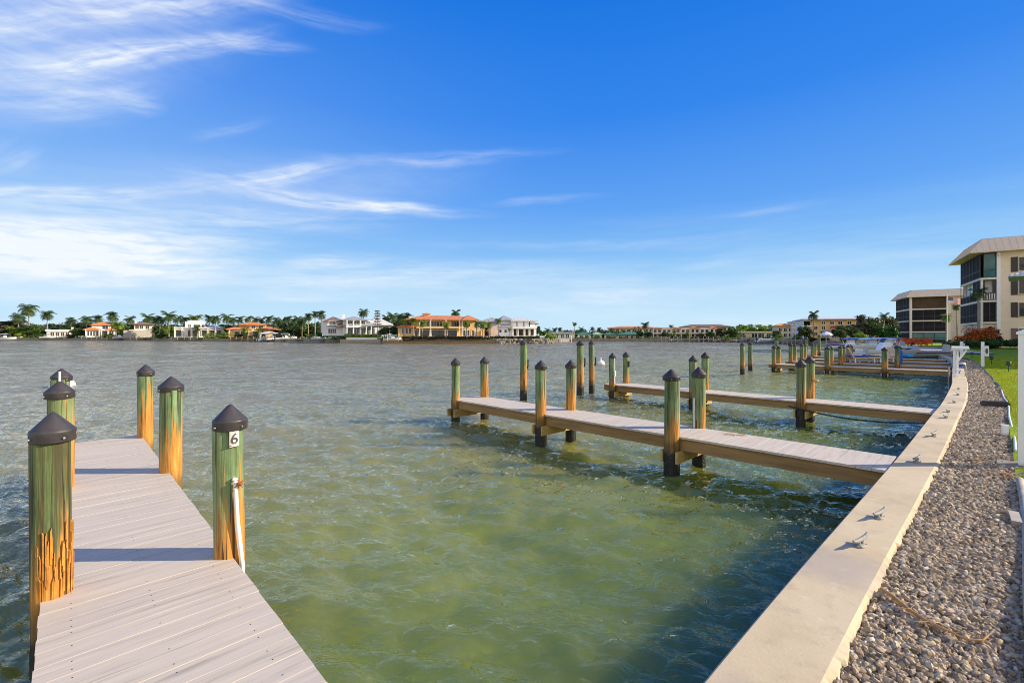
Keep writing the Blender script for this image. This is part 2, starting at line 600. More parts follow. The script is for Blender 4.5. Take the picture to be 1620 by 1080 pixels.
def m_deck():
    m, g, p = new_mat('pale_composite_decking')
    co = g.n('ShaderNodeTexCoord').outputs['Object']
    t = g.n('ShaderNodeAttribute', attribute_name='tint').outputs['Fac']
    q = g.vmath('ADD', co, g.comb(0.0, g.math('MULTIPLY', t, 31.0), 0.0))
    s1 = g.noise(g.map(q, scale=(30, 1.6, 1)), 1.0, 4, .6, .4)
    s2 = g.noise(g.map(q, scale=(90, 3.0, 1)), 1.0, 3, .55)
    big = g.noise(co, .9, 4, .6)
    c = g.ramp(s1, [(.24, (.32, .28, .215)), (.44, (.535, .463, .364)), (.7, (.60, .525, .42))])
    c = g.mix(g.rng(s2, .45, .75, 0, .35), c, (.42, .37, .36))
    c = g.mix(g.rng(t, 0, 1, 0, .16, False), c, (.46, .40, .39))
    c = g.mix(g.rng(big, .55, .8, 0, .22), c, (.38, .33, .30))
    g.s(p.inputs['Base Color'], c)
    g.s(p.inputs['Roughness'], .62)
    g.s(p.inputs['Normal'], g.bump(s2, .25, .003))
    return m


M['deck'] = m_deck()


def m_timber(name, a, b, cdark):
    m, g, p = new_mat(name)
    co = g.n('ShaderNodeTexCoord').outputs['Object']
    s1 = g.noise(g.map(co, scale=(1.2, 14, 20)), 1.0, 5, .65, .6)
    big = g.noise(g.map(co, scale=(.8, 2, 5)), 1.0, 3, .6)
    c = g.mix(g.rng(s1, .3, .7), a, b)
    c = g.mix(g.rng(big, .5, .75, 0, .7), c, cdark)
    g.s(p.inputs['Base Color'], c)
    g.s(p.inputs['Roughness'], .82)
    g.s(p.inputs['Normal'], g.bump(s1, .5, .006))
    return m


M['timber'] = m_timber('treated_stringer_timber', (.25, .15, .055), (.36, .23, .095), (.15, .09, .04))
M['timber_dark'] = m_timber('wet_dark_timber', (.05, .04, .03), (.10, .075, .05), (.02, .018, .014))
M['timber_yellow'] = m_timber('yellow_crossbeam_timber', (.42, .28, .08), (.52, .38, .13), (.22, .14, .05))
M['timber_grey'] = m_timber('weathered_grey_timber', (.32, .28, .22), (.45, .40, .33), (.17, .14, .11))


def m_concrete():
    m, g, p = new_mat('tan_concrete_cap')
    co = g.n('ShaderNodeTexCoord').outputs['Object']
    n1 = g.noise(co, 1.3, 6, .62, .4)
    n2 = g.noise(co, 7, 5, .65)
    n3 = g.noise(co, 60, 3, .6)
    n4 = g.noise(co, .55, 3, .55, .6)
    c = g.ramp(n1, [(.25, (.42, .335, .21)), (.5, (.53, .43, .275)), (.75, (.585, .485, .33))])
    c = g.mix(g.rng(n2, .52, .72, 0, .6), c, (.40, .32, .215))
    c = g.mix(g.rng(n4, .54, .66, 0, .55), c, (.34, .285, .235))
    c = g.mix(g.rng(n2, .40, .30, 0, .40), c, (.68, .59, .45))
    c = g.mix(g.rng(n3, .6, .75, 0, .35), c, (.33, .26, .18))
    st = g.vmath('DISTANCE', co, (2.22, 3.10, .62))  # soft cast shadow painted into the cap colour as a noisy radial patch
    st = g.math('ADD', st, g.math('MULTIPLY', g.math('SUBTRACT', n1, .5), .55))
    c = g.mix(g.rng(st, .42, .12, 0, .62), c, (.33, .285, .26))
    c = g.mix(g.rng(g.noise(g.map(co, scale=(3, 3, 1)), 1.0, 6, .7, .8), .58, .70, 0, .5), c, (.40, .32, .215))
    g.s(p.inputs['Base Color'], c)
    g.s(p.inputs['Roughness'], .88)
    g.s(p.inputs['Normal'], g.bump(g.math('ADD', g.math('MULTIPLY', n3, .5), n2), .35, .006))
    return m


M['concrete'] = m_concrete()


def m_stone():
    m, g, p = new_mat('mixed_river_gravel')
    t = g.n('ShaderNodeAttribute', attribute_name='tint').outputs['Fac']
    co = g.n('ShaderNodeTexCoord').outputs['Object']
    n = g.noise(co, 70, 4, .65)
    c = g.ramp(t, [(0, (.13, .096, .060)), (.2, (.25, .19, .122)), (.4, (.41, .30, .178)), (.55, (.34, .272, .19)), (.72, (.51, .39, .245)), (.9, (.58, .465, .31)), (1, (.66, .575, .435))])
    c = g.mix(g.rng(n, .48, .72, 0, .5), c, (.17, .135, .10))
    g.s(p.inputs['Base Color'], c)
    g.s(p.inputs['Roughness'], .85)
    g.s(p.inputs['Normal'], g.bump(n, .4, .004))
    return m


M['stone'] = m_stone()


def m_gravel_bed():
    m, g, p = new_mat('gravel_bed')
    co = g.n('ShaderNodeTexCoord').outputs['Object']
    vo = g.n('ShaderNodeTexVoronoi')
    g.s(vo.inputs['Vector'], co)
    vo.inputs['Scale'].default_value = 26.0
    r = g.xyz(vo.outputs['Color'])[0]
    c = g.ramp(r, [(0, (.14, .12, .10)), (.3, (.30, .255, .205)), (.6, (.44, .365, .285)), (1, (.58, .51, .43))])
    c = g.mix(g.rng(vo.outputs['Distance'], .35, .65), c, (.07, .06, .05))
    g.s(p.inputs['Base Color'], c)
    g.s(p.inputs['Roughness'], .9)
    g.s(p.inputs['Normal'], g.bump(g.math('MULTIPLY', vo.outputs['Distance'], -1.0), 1.0, .02))
    return m


M['gravel_bed'] = m_gravel_bed()


def m_lawn():
    m, g, p = new_mat('mown_lawn')
    co = g.n('ShaderNodeTexCoord').outputs['Object']
    n = g.noise(co, 1.1, 5, .65)
    n2 = g.noise(co, 26, 4, .7)
    c = g.ramp(n, [(.3, (.21, .31, .018)), (.6, (.30, .39, .024)), (.8, (.38, .38, .04))])
    c = g.mix(g.rng(n2, .4, .75, 0, .6), c, (.04, .09, .010))
    g.s(p.inputs['Base Color'], c)
    g.s(p.inputs['Roughness'], .9)
    g.s(p.inputs['Specular IOR Level'], .1)
    g.s(p.inputs['Normal'], g.bump(n2, .8, .04))
    return m


M['lawn'] = m_lawn()
M['grass'] = leafy('grass_blades', (.19, .28, .012), (.52, .56, .035), .7)
M['soil'] = plain('sandy_ground', (.30, .26, .18), .95, .25, .08)
M['far_lawn'] = plain('far_garden_ground', (.13, .17, .05), .95, .45, .10)
M['paving'] = plain('pale_patio_paving', (.58, .48, .42), .85, .10, 3)
M['seawall'] = plain('grey_seawall_concrete', (.26, .22, .17), .9, .3, 1.5, .3)
M['riprap'] = plain('riprap_rock', (.25, .22, .18), .95, .35, 1.5, .4)


def m_water():
    """turbid water: a scattering body seen through a rippled, Fresnel-reflecting surface"""
    m, g, p = new_mat('murky_bay_water')
    co = g.n('ShaderNodeTexCoord').outputs['Object']
    d = g.vmath('LENGTH', co)
    rot = g.map(co, rot=(0, 0, R(12)))
    big = g.noise(g.map(rot, scale=(.10, .22, 1)), 1.0, 4, .6, .5)
    # clearer by the wall and darkened there to blend in its shadow, silty green farther out, grey-brown silt in the open bay
    uu = g.math('ADD', g.vmath('DOT_PRODUCT', co, (-.6997, .7145, 0)), g.math('MULTIPLY', g.math('SUBTRACT', big, .5), 3.0))
    c = g.ramp(g.math('MULTIPLY', uu, 1 / 26.0), [(0.03, (.050, .070, .020)), (.085, (.105, .140, .022)), (.15, (.162, .188, .038)), (.25, (.210, .204, .054)), (.42, (.222, .206, .092)), (1.0, (.195, .182, .138))])
    c = g.mix(g.rng(big, .35, .70, .0, .35), c, (.105, .135, .024))
    refl_tone = g.noise(g.map(rot, scale=(1.3, 3.4, 1)), 1.0, 5, .62, .8)  # noise for patches painted into the body colour, imitating pale reflections on ripples
    c = g.mix(g.math('MULTIPLY', g.rng(refl_tone, .48, .70, 0, .16), g.rng(uu, 1.5, 4.0)), c, (.36, .33, .17))
    c = g.mix(g.math('MULTIPLY', g.rng(refl_tone, .50, .34, 0, .22), g.rng(uu, 16.0, 4.0)), c, (.080, .125, .012))
    w1 = g.noise(g.map(rot, scale=(2.2, 5.0, 1)), 1.0, 4, .60, .25)     # ripples
    w2 = g.noise(g.map(rot, scale=(8, 17, 1)), 1.0, 3, .55, .15)
    w3 = g.noise(g.map(rot, scale=(.55, 1.6, 1)), 1.0, 4, .6, .3)
    far = g.rng(d, 6.0, 40.0)
    h = g.math('ADD', g.math('MULTIPLY', w1, g.rng(d, 4, 34, .045, .16, False)), g.math('MULTIPLY', w2, g.rng(d, 2, 25, .0105, .034, False)))
    h = g.math('ADD', h, g.math('MULTIPLY', w3, g.math('MULTIPLY', far, .55)))
    nb = g.bump(h, 1.0, 1.0)
    body = g.n('ShaderNodeSubsurfaceScattering')
    body.falloff = 'BURLEY'
    g.s(body.inputs['Color'], c)
    body.inputs['Scale'].default_value = 1.0
    body.inputs['Radius'].default_value = (.8, 1.0, .5)
    g.s(body.inputs['Normal'], g.comb(0.0, 0.0, 1.0))
    gl = g.n('ShaderNodeBsdfGlossy')
    g.s(gl.inputs['Color'], (1.0, .92, .82))
    gl.inputs['Roughness'].default_value = .03
    g.s(gl.inputs['Normal'], nb)
    fr = g.n('ShaderNodeFresnel')
    fr.inputs['IOR'].default_value = 1.75
    g.s(fr.inputs['Normal'], nb)
    mx = g.n('ShaderNodeMixShader')
    g.s(mx.inputs[0], fr.outputs[0])
    g.t.links.new(body.outputs[0], mx.inputs[1])
    g.t.links.new(gl.outputs[0], mx.inputs[2])
    out = [n for n in g.t.nodes if n.type == 'OUTPUT_MATERIAL'][0]
    g.t.links.new(mx.outputs[0], out.inputs[0])
    g.t.nodes.remove(p)
    return m


M['water'] = m_water()

# ---------------------------------------------------------------- shore lines
PATH = [(-9, .93), (-3, .90), (2.1, .87), (5.9, .77), (8.1, .71), (12.2, .63), (15.2, .57), (20.5, .57), (24.3, .66), (29, .78), (34.8, .95), (42, 1.30), (49.4, 1.98),
        (54, 2.66), (57.5, 3.3), (65, 4.8), (75, 7.3), (85, 10.5), (95, 14.5), (105, 19), (112, 23)]


def smooth_path(pts, step):
    """Catmull-Rom through (v,u), resampled"""
    P = [np.array(p, float) for p in pts]
    P = [2 * P[0] - P[1]] + P + [2 * P[-1] - P[-2]]
    out_ = []
    for i in range(1, len(P) - 2):
        n = max(2, int(abs(P[i + 1][0] - P[i][0]) / step))
        for k in range(n):
            t = k / n
            a, b, c, d = P[i - 1], P[i], P[i + 1], P[i + 2]
            out_.append(.5 * (2 * b + (c - a) * t + (2 * a - 5 * b + 4 * c - d) * t * t + (3 * b - a - 3 * c + d) * t ** 3))
    out_.append(P[-2])
    return out_


wall_path = smooth_path(PATH, 0.5)


def wall_u(v):
    vs = [p[0] for p in wall_path]
    return float(np.interp(v, vs, [p[1] for p in wall_path]))


ZCAP, ZDECK, ZG = 0.62, 0.60, 0.585
WCAP = 0.40
rng = np.random.default_rng(7)

# sea wall: vertical face and a cap with a ragged landward edge
mb = MB()
fine_path = smooth_path(PATH, 0.028)
fine_path = [p for p in fine_path if p[0] < 14] + [p for p in smooth_path(PATH, .5) if p[0] >= 14]
rows = []
jn = 0.0
for i, (v, u) in enumerate(fine_path):
    a = np.array(fine_path[max(0, i - 1)]); b = np.array(fine_path[min(len(fine_path) - 1, i + 1)])
    dv, du = (b - a) / np.hypot(*(b - a))
    nv, nu = du, -dv                                        # landward normal in (v,u)
    jn = .55 * jn + rng.normal(0, .0042)
    j = jn + .004 * math.sin(v * 5.1) + .003 * math.sin(v * 13.7 + 1)
    prof = [(.03, -1.6), (.03, ZCAP - .34), (-.01, ZCAP - .33), (-.01, ZCAP - .014), (.004, ZCAP), (WCAP - .035, ZCAP), (WCAP - .008 + j, ZCAP - .016 + j * .3), (WCAP + .004 + j * 1.3, ZCAP - .06), (WCAP + .01, ZCAP - .5)]
    rows.append([(*UV(u + nu * o, v + nv * o), z) for o, z in prof])
k = len(rows[0])
mb.add([p for r in rows for p in r], [(i * k + j, i * k + j + 1, (i + 1) * k + j + 1, (i + 1) * k + j) for i in range(len(rows) - 1) for j in range(k - 1)])
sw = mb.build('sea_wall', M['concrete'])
tag(sw, 'tan concrete sea wall curving along the gravel path, with cleats on its top', 'sea wall')

# ground beside the wall: gravel strip, then lawn
GE = 0.63                                                    # gravel strip width from the wall cap


def strip(name, o0, o1, no, mat, zf, v0=-9, v1=112, step=.5):
    pts = [p for p in smooth_path(PATH, step) if v0 <= p[0] <= v1]
    rows = []
    for i, (v, u) in enumerate(pts):
        a, b = pts[max(0, i - 1)], pts[min(len(pts) - 1, i + 1)]
        dv, du = (np.array(b) - a) / np.hypot(*(np.array(b) - a))
        row = []
        for q in range(no + 1):
            o = o0 + (o1 - o0) * (q / no) ** 1.6
            row.append((*UV(u - dv * o, v + du * o), zf(o, v)))
        rows.append(row)
    k = no + 1
    m = MB().add([p for r in rows for p in r], [(i * k + j, i * k + j + 1, (i + 1) * k + j + 1, (i + 1) * k + j) for i in range(len(rows) - 1) for j in range(k - 1)], 0, True)
    return m.build(name, mat)


def lawn_z(o, v):
    return ZG + .02 + .10 * min(1, max(0, (o - WCAP - GE) / 6)) + .02 * math.sin(v * .6 + o)


tag(strip('gravel_path', WCAP - .03, WCAP + GE + .3, 6, M['gravel_bed'], lambda o, v: ZG - .018), kind='structure')
lawn = tag(strip('lawn', WCAP + GE, 90, 60, M['lawn'], lawn_z), kind='structure')

# loose gravel: many angular stones
def ico(sub):
    import bmesh
    bm = bmesh.new()
    bmesh.ops.create_icosphere(bm, subdivisions=sub, radius=1.0)
    v = np.array([p.co[:] for p in bm.verts]); f = np.array([[w.index for w in q.verts] for q in bm.faces])
    bm.free()
    return v, f


def wall_frame(v):
    """(position u, landward direction) at v, vectorised"""
    vs = np.array([p[0] for p in wall_path]); us = np.array([p[1] for p in wall_path])
    u = np.interp(v, vs, us)
    du = (np.interp(v + .3, vs, us) - np.interp(v - .3, vs, us)) / .6
    L = np.sqrt(1 + du * du)
    return u, du / L, 1 / L                                   # u, dv-component of normal, -du component


def stones(n, v0, v1, sub, size, seed, vpow=1.0):
    r = np.random.default_rng(seed)
    bv, bf = ico(sub)
    v = v0 + (v1 - v0) * r.random(n) ** vpow
    o = WCAP + .0 + (GE + .05) * r.random(n)
    u, nv, nu = wall_frame(v)
    uu, vv = u - nu * o, v + nv * o
    cx, cy = U[0] * uu + V[0] * vv, U[1] * uu + V[1] * vv
    s = size * np.clip(r.lognormal(0, .45, n), .4, 2.2)
    cz = ZG - .018 + s * .30 + r.random(n) * .016
    sc = s[:, None] * np.stack([r.uniform(.85, 1.25, n), r.uniform(.6, 1.0, n), r.uniform(.42, .75, n)], 1)
    P = bv[None] * (1 + r.normal(0, .13, (n, len(bv), 1))) * sc[:, None]
    q = r.normal(size=(n, 4)) * np.array([1, .45, .45, 1.2]); q /= np.linalg.norm(q, axis=1)[:, None]
    w, x, y, z = q.T
    Rm = np.stack([1 - 2 * (y * y + z * z), 2 * (x * y - z * w), 2 * (x * z + y * w), 2 * (x * y + z * w), 1 - 2 * (x * x + z * z), 2 * (y * z - x * w),
                   2 * (x * z - y * w), 2 * (y * z + x * w), 1 - 2 * (x * x + y * y)], 1).reshape(n, 3, 3)
    P = np.einsum('nij,nkj->nki', Rm, P) + np.stack([cx, cy, cz], 1)[:, None]
    Fc = (bf[None] + (np.arange(n) * len(bv))[:, None, None]).reshape(-1, 3)
    t = np.repeat(r.random(n), len(bv))
    return P.reshape(-1, 3), Fc, t


A = stones(28000, .2, 6.5, 2, .0114, 11)
B = stones(32000, 6.2, 19, 1, .0140, 12, 1.25)
C_ = stones(11000, 18, 42, 1, .026, 13, 1.2)
vv_ = np.concatenate([A[0], B[0], C_[0]]); ff_ = np.concatenate([A[1], B[1] + len(A[0]), C_[1] + len(A[0]) + len(B[0])]); tt_ = np.concatenate([A[2], B[2], C_[2]])
tag(link('gravel', np_mesh('gravel', vv_, ff_, M['stone'], tt_)), 'loose grey and tan river gravel between the sea wall and the lawn', 'gravel', kind='stuff')


def blades(n, seed, v0, v1, omax, h0):
    r = np.random.default_rng(seed)
    v = v0 + (v1 - v0) * r.random(n) ** 1.7
    o = WCAP + GE + .10 + omax * r.random(n) ** 1.5 * np.clip((v / 9), .25, 3)
    u, nv, nu = wall_frame(v)
    uu, vv = u - nu * o, v + nv * o
    cx, cy = U[0] * uu + V[0] * vv, U[1] * uu + V[1] * vv
    keep = cx < 2.6 * cy + 3
    cx, cy, v, o = cx[keep], cy[keep], v[keep], o[keep]
    n = len(cx)
    h = h0 * r.uniform(.6, 1.4, n)
    a = r.uniform(0, 2 * math.pi, n)
    w = .006 + .0012 * np.clip(v - 8, 0, 30)
    dxy = np.stack([np.cos(a), np.sin(a)], 1)
    ln = r.normal(0, .035, (n, 2))
    z0 = ZG + .01 + .10 * np.clip((o - WCAP - GE) / 6, 0, 1)
    b = np.stack([cx, cy], 1)
    P = np.zeros((n, 3, 3))
    P[:, 0, :2] = b - dxy * w[:, None]; P[:, 1, :2] = b + dxy * w[:, None]; P[:, 2, :2] = b + ln
    P[:, 0, 2] = P[:, 1, 2] = z0; P[:, 2, 2] = z0 + h
    return P.reshape(-1, 3), np.arange(3 * n).reshape(n, 3), np.repeat(r.random(n), 3)


bl_ = blades(330000, 3, 1.5, 46, 4.5, .042)
tag(link('grass', np_mesh('grass', bl_[0], bl_[1], M['grass'], bl_[2])), 'short bright green lawn grass beside the gravel path', 'grass', kind='stuff')

# ---------------------------------------------------------------- water: real wave geometry from a synthesised spectrum
def wave_tile(N, L, lam, slope, wind, seed, spread=2):
    r = np.random.default_rng(seed)
    k = np.fft.fftfreq(N, L / N) * 2 * math.pi
    kx, ky = np.meshgrid(k, k, indexing='ij')
    kk = np.hypot(kx, ky); kk[0, 0] = 1
    kp = 2 * math.pi / lam
    c = np.abs((kx * math.cos(wind) + ky * math.sin(wind)) / kk)
    S = kk ** -3.65 * np.exp(-(kp / kk) ** 2) * (.12 + c ** (2 * spread)) * np.exp(-(kk * L / N / 2.2) ** 2)
    S[0, 0] = 0
    H = np.sqrt(S) * (r.normal(size=(N, N)) + 1j * r.normal(size=(N, N)))
    h = np.fft.ifft2(H).real
    gx = np.gradient(h, L / N, axis=0); gy = np.gradient(h, L / N, axis=1)
    sc = slope / math.sqrt((gx ** 2 + gy ** 2).mean())
    dxx = np.fft.ifft2(-1j * kx / kk * H).real * sc
    dyy = np.fft.ifft2(-1j * ky / kk * H).real * sc
    return h * sc, dxx, dyy


def sample(t, L, x, y):
    N = t.shape[0]
    fx = (x / L * N) % N; fy = (y / L * N) % N
    i = np.floor(fx).astype(int); j = np.floor(fy).astype(int)
    a = fx - i; b = fy - j
    i %= N; j %= N
    i2 = (i + 1) % N; j2 = (j + 1) % N
    return t[i, j] * (1 - a) * (1 - b) + t[i2, j] * a * (1 - b) + t[i, j2] * (1 - a) * b + t[i2, j2] * a * b


T1 = wave_tile(512, 9.7, .66, .35, R(80), 1, 2)
T2 = wave_tile(512, 41.0, 2.4, .10, R(84), 2, 2)
T3 = wave_tile(256, 230.0, 14.0, .05, R(80), 5, 2)
nr, na = 820, 780
rr = .9 * (700 / .9) ** (np.arange(nr) / (nr - 1))
aa = np.linspace(R(-78), R(80), na)
RR, AA = np.meshgrid(rr, aa, indexing='ij')
X, Y = RR * np.sin(AA), RR * np.cos(AA)
f1 = np.clip((26 - RR) / 14, 0, 1); f2 = np.clip((80 - RR) / 45, 0, 1)
Xr, Yr = X * .94 - Y * .34, X * .34 + Y * .94
Z = sample(T1[0], 9.7, X, Y) * f1 + sample(T2[0], 41.0, Xr, Yr) * f2 + sample(T3[0], 230.0, X, Y) * np.clip((300 - RR) / 200, 0, 1) * .8
CH = .85                                                      # choppiness: crests sharpen, troughs widen
Xd = X + CH * (sample(T1[1], 9.7, X, Y) * f1 + sample(T2[1], 41.0, Xr, Yr) * f2)
Yd_ = Y + CH * (sample(T1[2], 9.7, X, Y) * f1 + sample(T2[2], 41.0, Xr, Yr) * f2)
idx = np.arange(nr * na).reshape(nr, na)
Fq = np.stack([idx[:-1, :-1], idx[:-1, 1:], idx[1:, 1:], idx[1:, :-1]], -1).reshape(-1, 4)
wme = np_mesh('water', np.stack([Xd, Yd_, Z], -1).reshape(-1, 3), Fq, M['water'], None, True)
tag(link('water', wme), kind='structure')

# ---------------------------------------------------------------- far shore ground
SHORE = [(-900, 262), (-500, 240), (-200, 226), (0, 219), (150, 212), (280, 198), (400, 176), (480, 158), (540, 143), (600, 135), (700, 129), (790, 126), (866, 133), (884, 150), (900, 172), (1000, 170), (1100, 163), (1170, 152), (1260, 119), (1300, 104), (1330, 93), (1372, 88)]
sp = [np.array(at(px, Yd)) for px, Yd in SHORE]
mb = MB()
vs = []
for p in sp:
    d = p / np.hypot(*p)
    for kf, z in ((0, -.8), (0, 1.0), (.6, 1.02), (25, 1.1), (120, 1.2), (1500, 1.2)):
        q = p + d * kf
        vs.append((q[0], q[1], z))
n = 6
mb.add(vs, [(i * n + j, (i + 1) * n + j, (i + 1) * n + j + 1, i * n + j + 1) for i in range(len(sp) - 1) for j in range(1, n - 1)])
tag(mb.build('far_shore', M['far_lawn']), kind='structure')
mb = MB()
for i in range(len(sp) - 1):
    a, b = sp[i], sp[i + 1]
    L = np.hypot(*(b - a)); t = (b - a) / L; nn = np.array((t[1], -t[0]))
    if nn @ a > 0:
        nn = -nn
    q = [a + nn * .25, b + nn * .25, b + nn * -.35, a + nn * -.35]
    z1 = 1.12
    mb.add([(*p, -.8) for p in q] + [(*p, z1) for p in q], [(0, 1, 5, 4), (1, 2, 6, 5), (3, 0, 4, 7), (4, 5, 6, 7)])
tag(mb.build('far_seawall', M['seawall']), 'low dark grey seawall along the far shore of the bay', 'seawall')

# ---------------------------------------------------------------- docks
def pile_mesh(r, zt, seed, n=28, zb=-1.2):
    """tapering, slightly crooked round timber; z=0 is the water level"""
    rg = random.Random(seed)
    ph = [rg.uniform(0, 6.28) for _ in range(6)]
    lean = (rg.uniform(-.012, .012), rg.uniform(-.012, .012))
    vs, fs = [], []
    zs = list(np.linspace(zb, zt, 22))
    for z in zs:
        for k in range(n):
            t = 2 * math.pi * k / n
            rad = r * (1.03 - .035 * (z + 1) / 2.5) * (1 + .022 * math.sin(3 * t + ph[0] + z * .5) + .014 * math.sin(7 * t + ph[1] - z) + .018 * math.sin(z * 2.1 + ph[2] + t))
            if z < .33:
                rad *= 1.03 + .04 * math.sin(9 * t + 13 * z + ph[3]) * math.sin(17 * z + ph[4])
            vs.append((rad * math.cos(t) + lean[0] * z, rad * math.sin(t) + lean[1] * z, z))
    for i in range(len(zs) - 1):
        for k in range(n):
            fs.append((i * n + k, i * n + (k + 1) % n, (i + 1) * n + (k + 1) % n, (i + 1) * n + k))
    m = MB().add(vs, fs, 0, True)
    b = (len(zs) - 1) * n
    m.add([vs[b + k] for k in range(n)], [tuple(range(n))], 0)
    return m


def cap_mesh(r, zt):
    m = MB()
    r = r * 1.11
    zt = zt + .02
    m.lathe([(r * .96, zt - .062), (r * 1.0, zt - .060), (r * 1.03, zt - .054), (r * 1.03, zt - .004), (r * 1.05, zt + .002), (r * 1.03, zt + .010), (r * .97, zt + .017), (r * .50, zt + .073), (r * .20, zt + .108), (r * .07, zt + .120), (.001, zt + .122)], 30)
    for k in range(4):
        t = k * math.pi / 2 + .45
        p = Vector((math.cos(t), math.sin(t), 0))
        m.tube([p * r * 1.02 + Vector((0, 0, zt - .032)), p * (r * 1.02 + .012) + Vector((0, 0, zt - .032))], .007, 6, 1)
    return m


def text_geo(s, size, extrude):
    cu = bpy.data.curves.new('txt', 'FONT')
    cu.body, cu.size, cu.extrude, cu.align_x, cu.align_y = s, size, extrude, 'CENTER', 'CENTER'
    o = bpy.data.objects.new('txt', cu)
    COL.objects.link(o)
    me = bpy.data.meshes.new_from_object(o.evaluated_get(bpy.context.evaluated_depsgraph_get()))
    bpy.data.objects.remove(o)
    vs = [tuple(v.co) for v in me.vertices]; fs = [tuple(p.vertices) for p in me.polygons]
    bpy.data.meshes.remove(me)
    return vs, fs


PS = [0]


def pile(parent, loc, r, zt, label=None, zb=-1.2):
    PS[0] += 1
    if parent is None:
        root = pile_mesh(r, zt - .015, PS[0]).build('mooring_pile', M['pile'], None, loc)
    else:
        root = pile_mesh(r, zt - .015, PS[0]).build('pile', M['pile'], parent, loc)
    if label:
        root['label'] = label
    cap_mesh(r, zt).build('cap', [M['cap'], M['metal']], root)
    return root


def deck(name, v0, v1, u1, zd, piles, label, board=.150, near=False, u0=None):
    """dock from the wall out to u1; local x = out, local y = toward the camera"""
    vm = (v0 + v1) / 2
    u0 = u0 if u0 is not None else wall_u(vm) + (.02 if not near else .02)
    root = empty(name, (*UV(0, 0), 0), DA)
    tag(root, label, 'dock', 'timber docks along the sea wall')
    r = random.Random(int(v0 * 10))
    m = MB()
    tints = []
    x = u0
    while x < u1:
        x1 = min(x + board - .0025, u1)
        z = zd + r.uniform(-.0012, .0012)
        m.board(x, x1, -v1 - r.uniform(.03, .036), -v0 + r.uniform(.03, .036), zd - .032, z, .0010)
        tints += [r.random()] * 12
        if near:
            for yy in (-v1 + .10, (-v0 - v1) / 2, -v0 - .10):
                for xx in (x + .035, x1 - .035):
                    xx += r.uniform(-.006, .006)
                    if r.random() < .5:
                        m.add([(xx + .004 * math.cos(a), yy + .004 * math.sin(a), z + .0006) for a in (0, 1.05, 2.1, 3.14, 4.2, 5.2)], [tuple(range(6))], 1)
                        tints += [0] * 6
        x += board
    me = m.mesh('deck', [M['deck'], M['black_plastic']])
    a = me.attributes.new('tint', 'FLOAT', 'POINT')
    a.data.foreach_set('value', np.array(tints, np.float32))
    link('deck', me, root)
    for y in (-v0 - .035, -v1 + .035, (-v0 - v1) / 2):
        MB().box(u0, u1 - .03, y - .024, y + .024, zd - .225, zd - .033).build('stringer', M['timber'], root)
    MB().box(u1 - .028, u1 + .01, -v1, -v0, zd - .21, zd - .036).build('end_board', M['timber'], root)
    done = []
    for p in piles:
        u, v, rad, h = p[:4]
        pile(root, (u, -v, 0), rad, zd + h - .144)
        k = round(u, 0)
        if k not in done:
            done.append(k)
            for s in (-1, 1):
                MB().box(u + s * .125 - .02, u + s * .125 + .02, -v1 - (-.02 if near else .16), -v0 + (-.02 if near else .16), zd - .415, zd - .228).build('crossbeam', M['timber_yellow'], root)
    return root


d1 = deck('wooden_dock', -.08, .83, 9.45, ZDECK, [(4.02, -.06, .094, 1.13), (6.74, -.05, .106, 1.13), (9.25, -.05, .104, 1.13), (3.84, .86, .098, 1.10), (6.70, .89, .112, 1.12), (9.22, .90, .100, 1.15)],
          'nearest pale plank dock running out past green capped piles, the number 6 on one', near=True)
d2 = deck('wooden_dock', 6.99, 7.85, 9.35, ZDECK, [(3.42, 6.92, .118, 1.07), (6.25, 6.95, .112, 1.10), (9.15, 6.98, .104, 1.05), (3.40, 7.90, .108, 1.06), (6.17, 7.83, .108, 1.08), (9.05, 7.85, .104, 1.05)],
          'plank dock with six green capped piles meeting the sea wall beyond the big cleats', near=False)
d3 = deck('wooden_dock', 13.28, 14.05, 9.0, .545, [(3.1, 13.22, .105, 1.06), (5.85, 13.2, .105, 1.08), (8.62, 13.2, .105, 1.08), (3.1, 14.1, .105, 1.12), (5.85, 14.05, .105, 1.16), (8.62, 14.05, .105, 1.1)],
          'middle plank dock with a dark rope sagging below it, behind the dock with six piles')
d4 = deck('wooden_dock', 29.98, 30.85, 8.7, .52, [(3.3, 29.93, .13, 1.10), (5.75, 29.95, .13, 1.10), (8.4, 29.95, .115, 1.12), (5.75, 30.85, .115, 1.10), (8.4, 30.85, .12, 1.08)],
          'narrow brown dock in front of the boats, its near pile standing before the beige loungers')
d5 = deck('wooden_dock', 34.2, 35.1, 8.9, .50, [(3.2, 34.15, .12, 1.15), (5.9, 34.2, .12, 1.1), (8.6, 34.2, .12, 1.2), (3.2, 35.1, .12, 1.1), (5.9, 35.1, .12, 1.1), (8.6, 35.1, .12, 1.15)],
          'brown dock carrying two beige lounge chairs')
d6 = deck('wooden_dock', 38.6, 39.5, 9.2, .52, [(3.6, 38.6, .12, 1.0), (6.2, 38.6, .12, 1.05), (9.0, 38.6, .12, 1.1), (3.6, 39.5, .12, 1.0), (6.2, 39.5, .12, 1.05), (9.0, 39.5, .12, 1.1)],
          'brown dock right behind the one with the lounge chairs')
d7 = deck('wooden_dock', 43.6, 44.5, 9.6, .52, [(4.2, 43.6, .12, .95), (7.0, 43.6, .12, 1.0), (9.4, 43.6, .12, 1.05), (4.2, 44.5, .12, .95), (7.0, 44.5, .12, 1.0), (9.4, 44.5, .12, 1.05)],
          'farthest brown dock, beside the white boats')

# number plate and white pipe on the piles
def pile_at(d, u, v):
    return [c for c in d.children if c.name.startswith('pile') and abs(c.location.x - u) < .02 and abs(c.location.y + v) < .02][0]


p6 = pile_at(d1, 3.84, .86)
zt = ZDECK + 1.10 - .144
cp = Vector((-p6.location.x * 1.0, -p6.location.y * 1.0, 0))
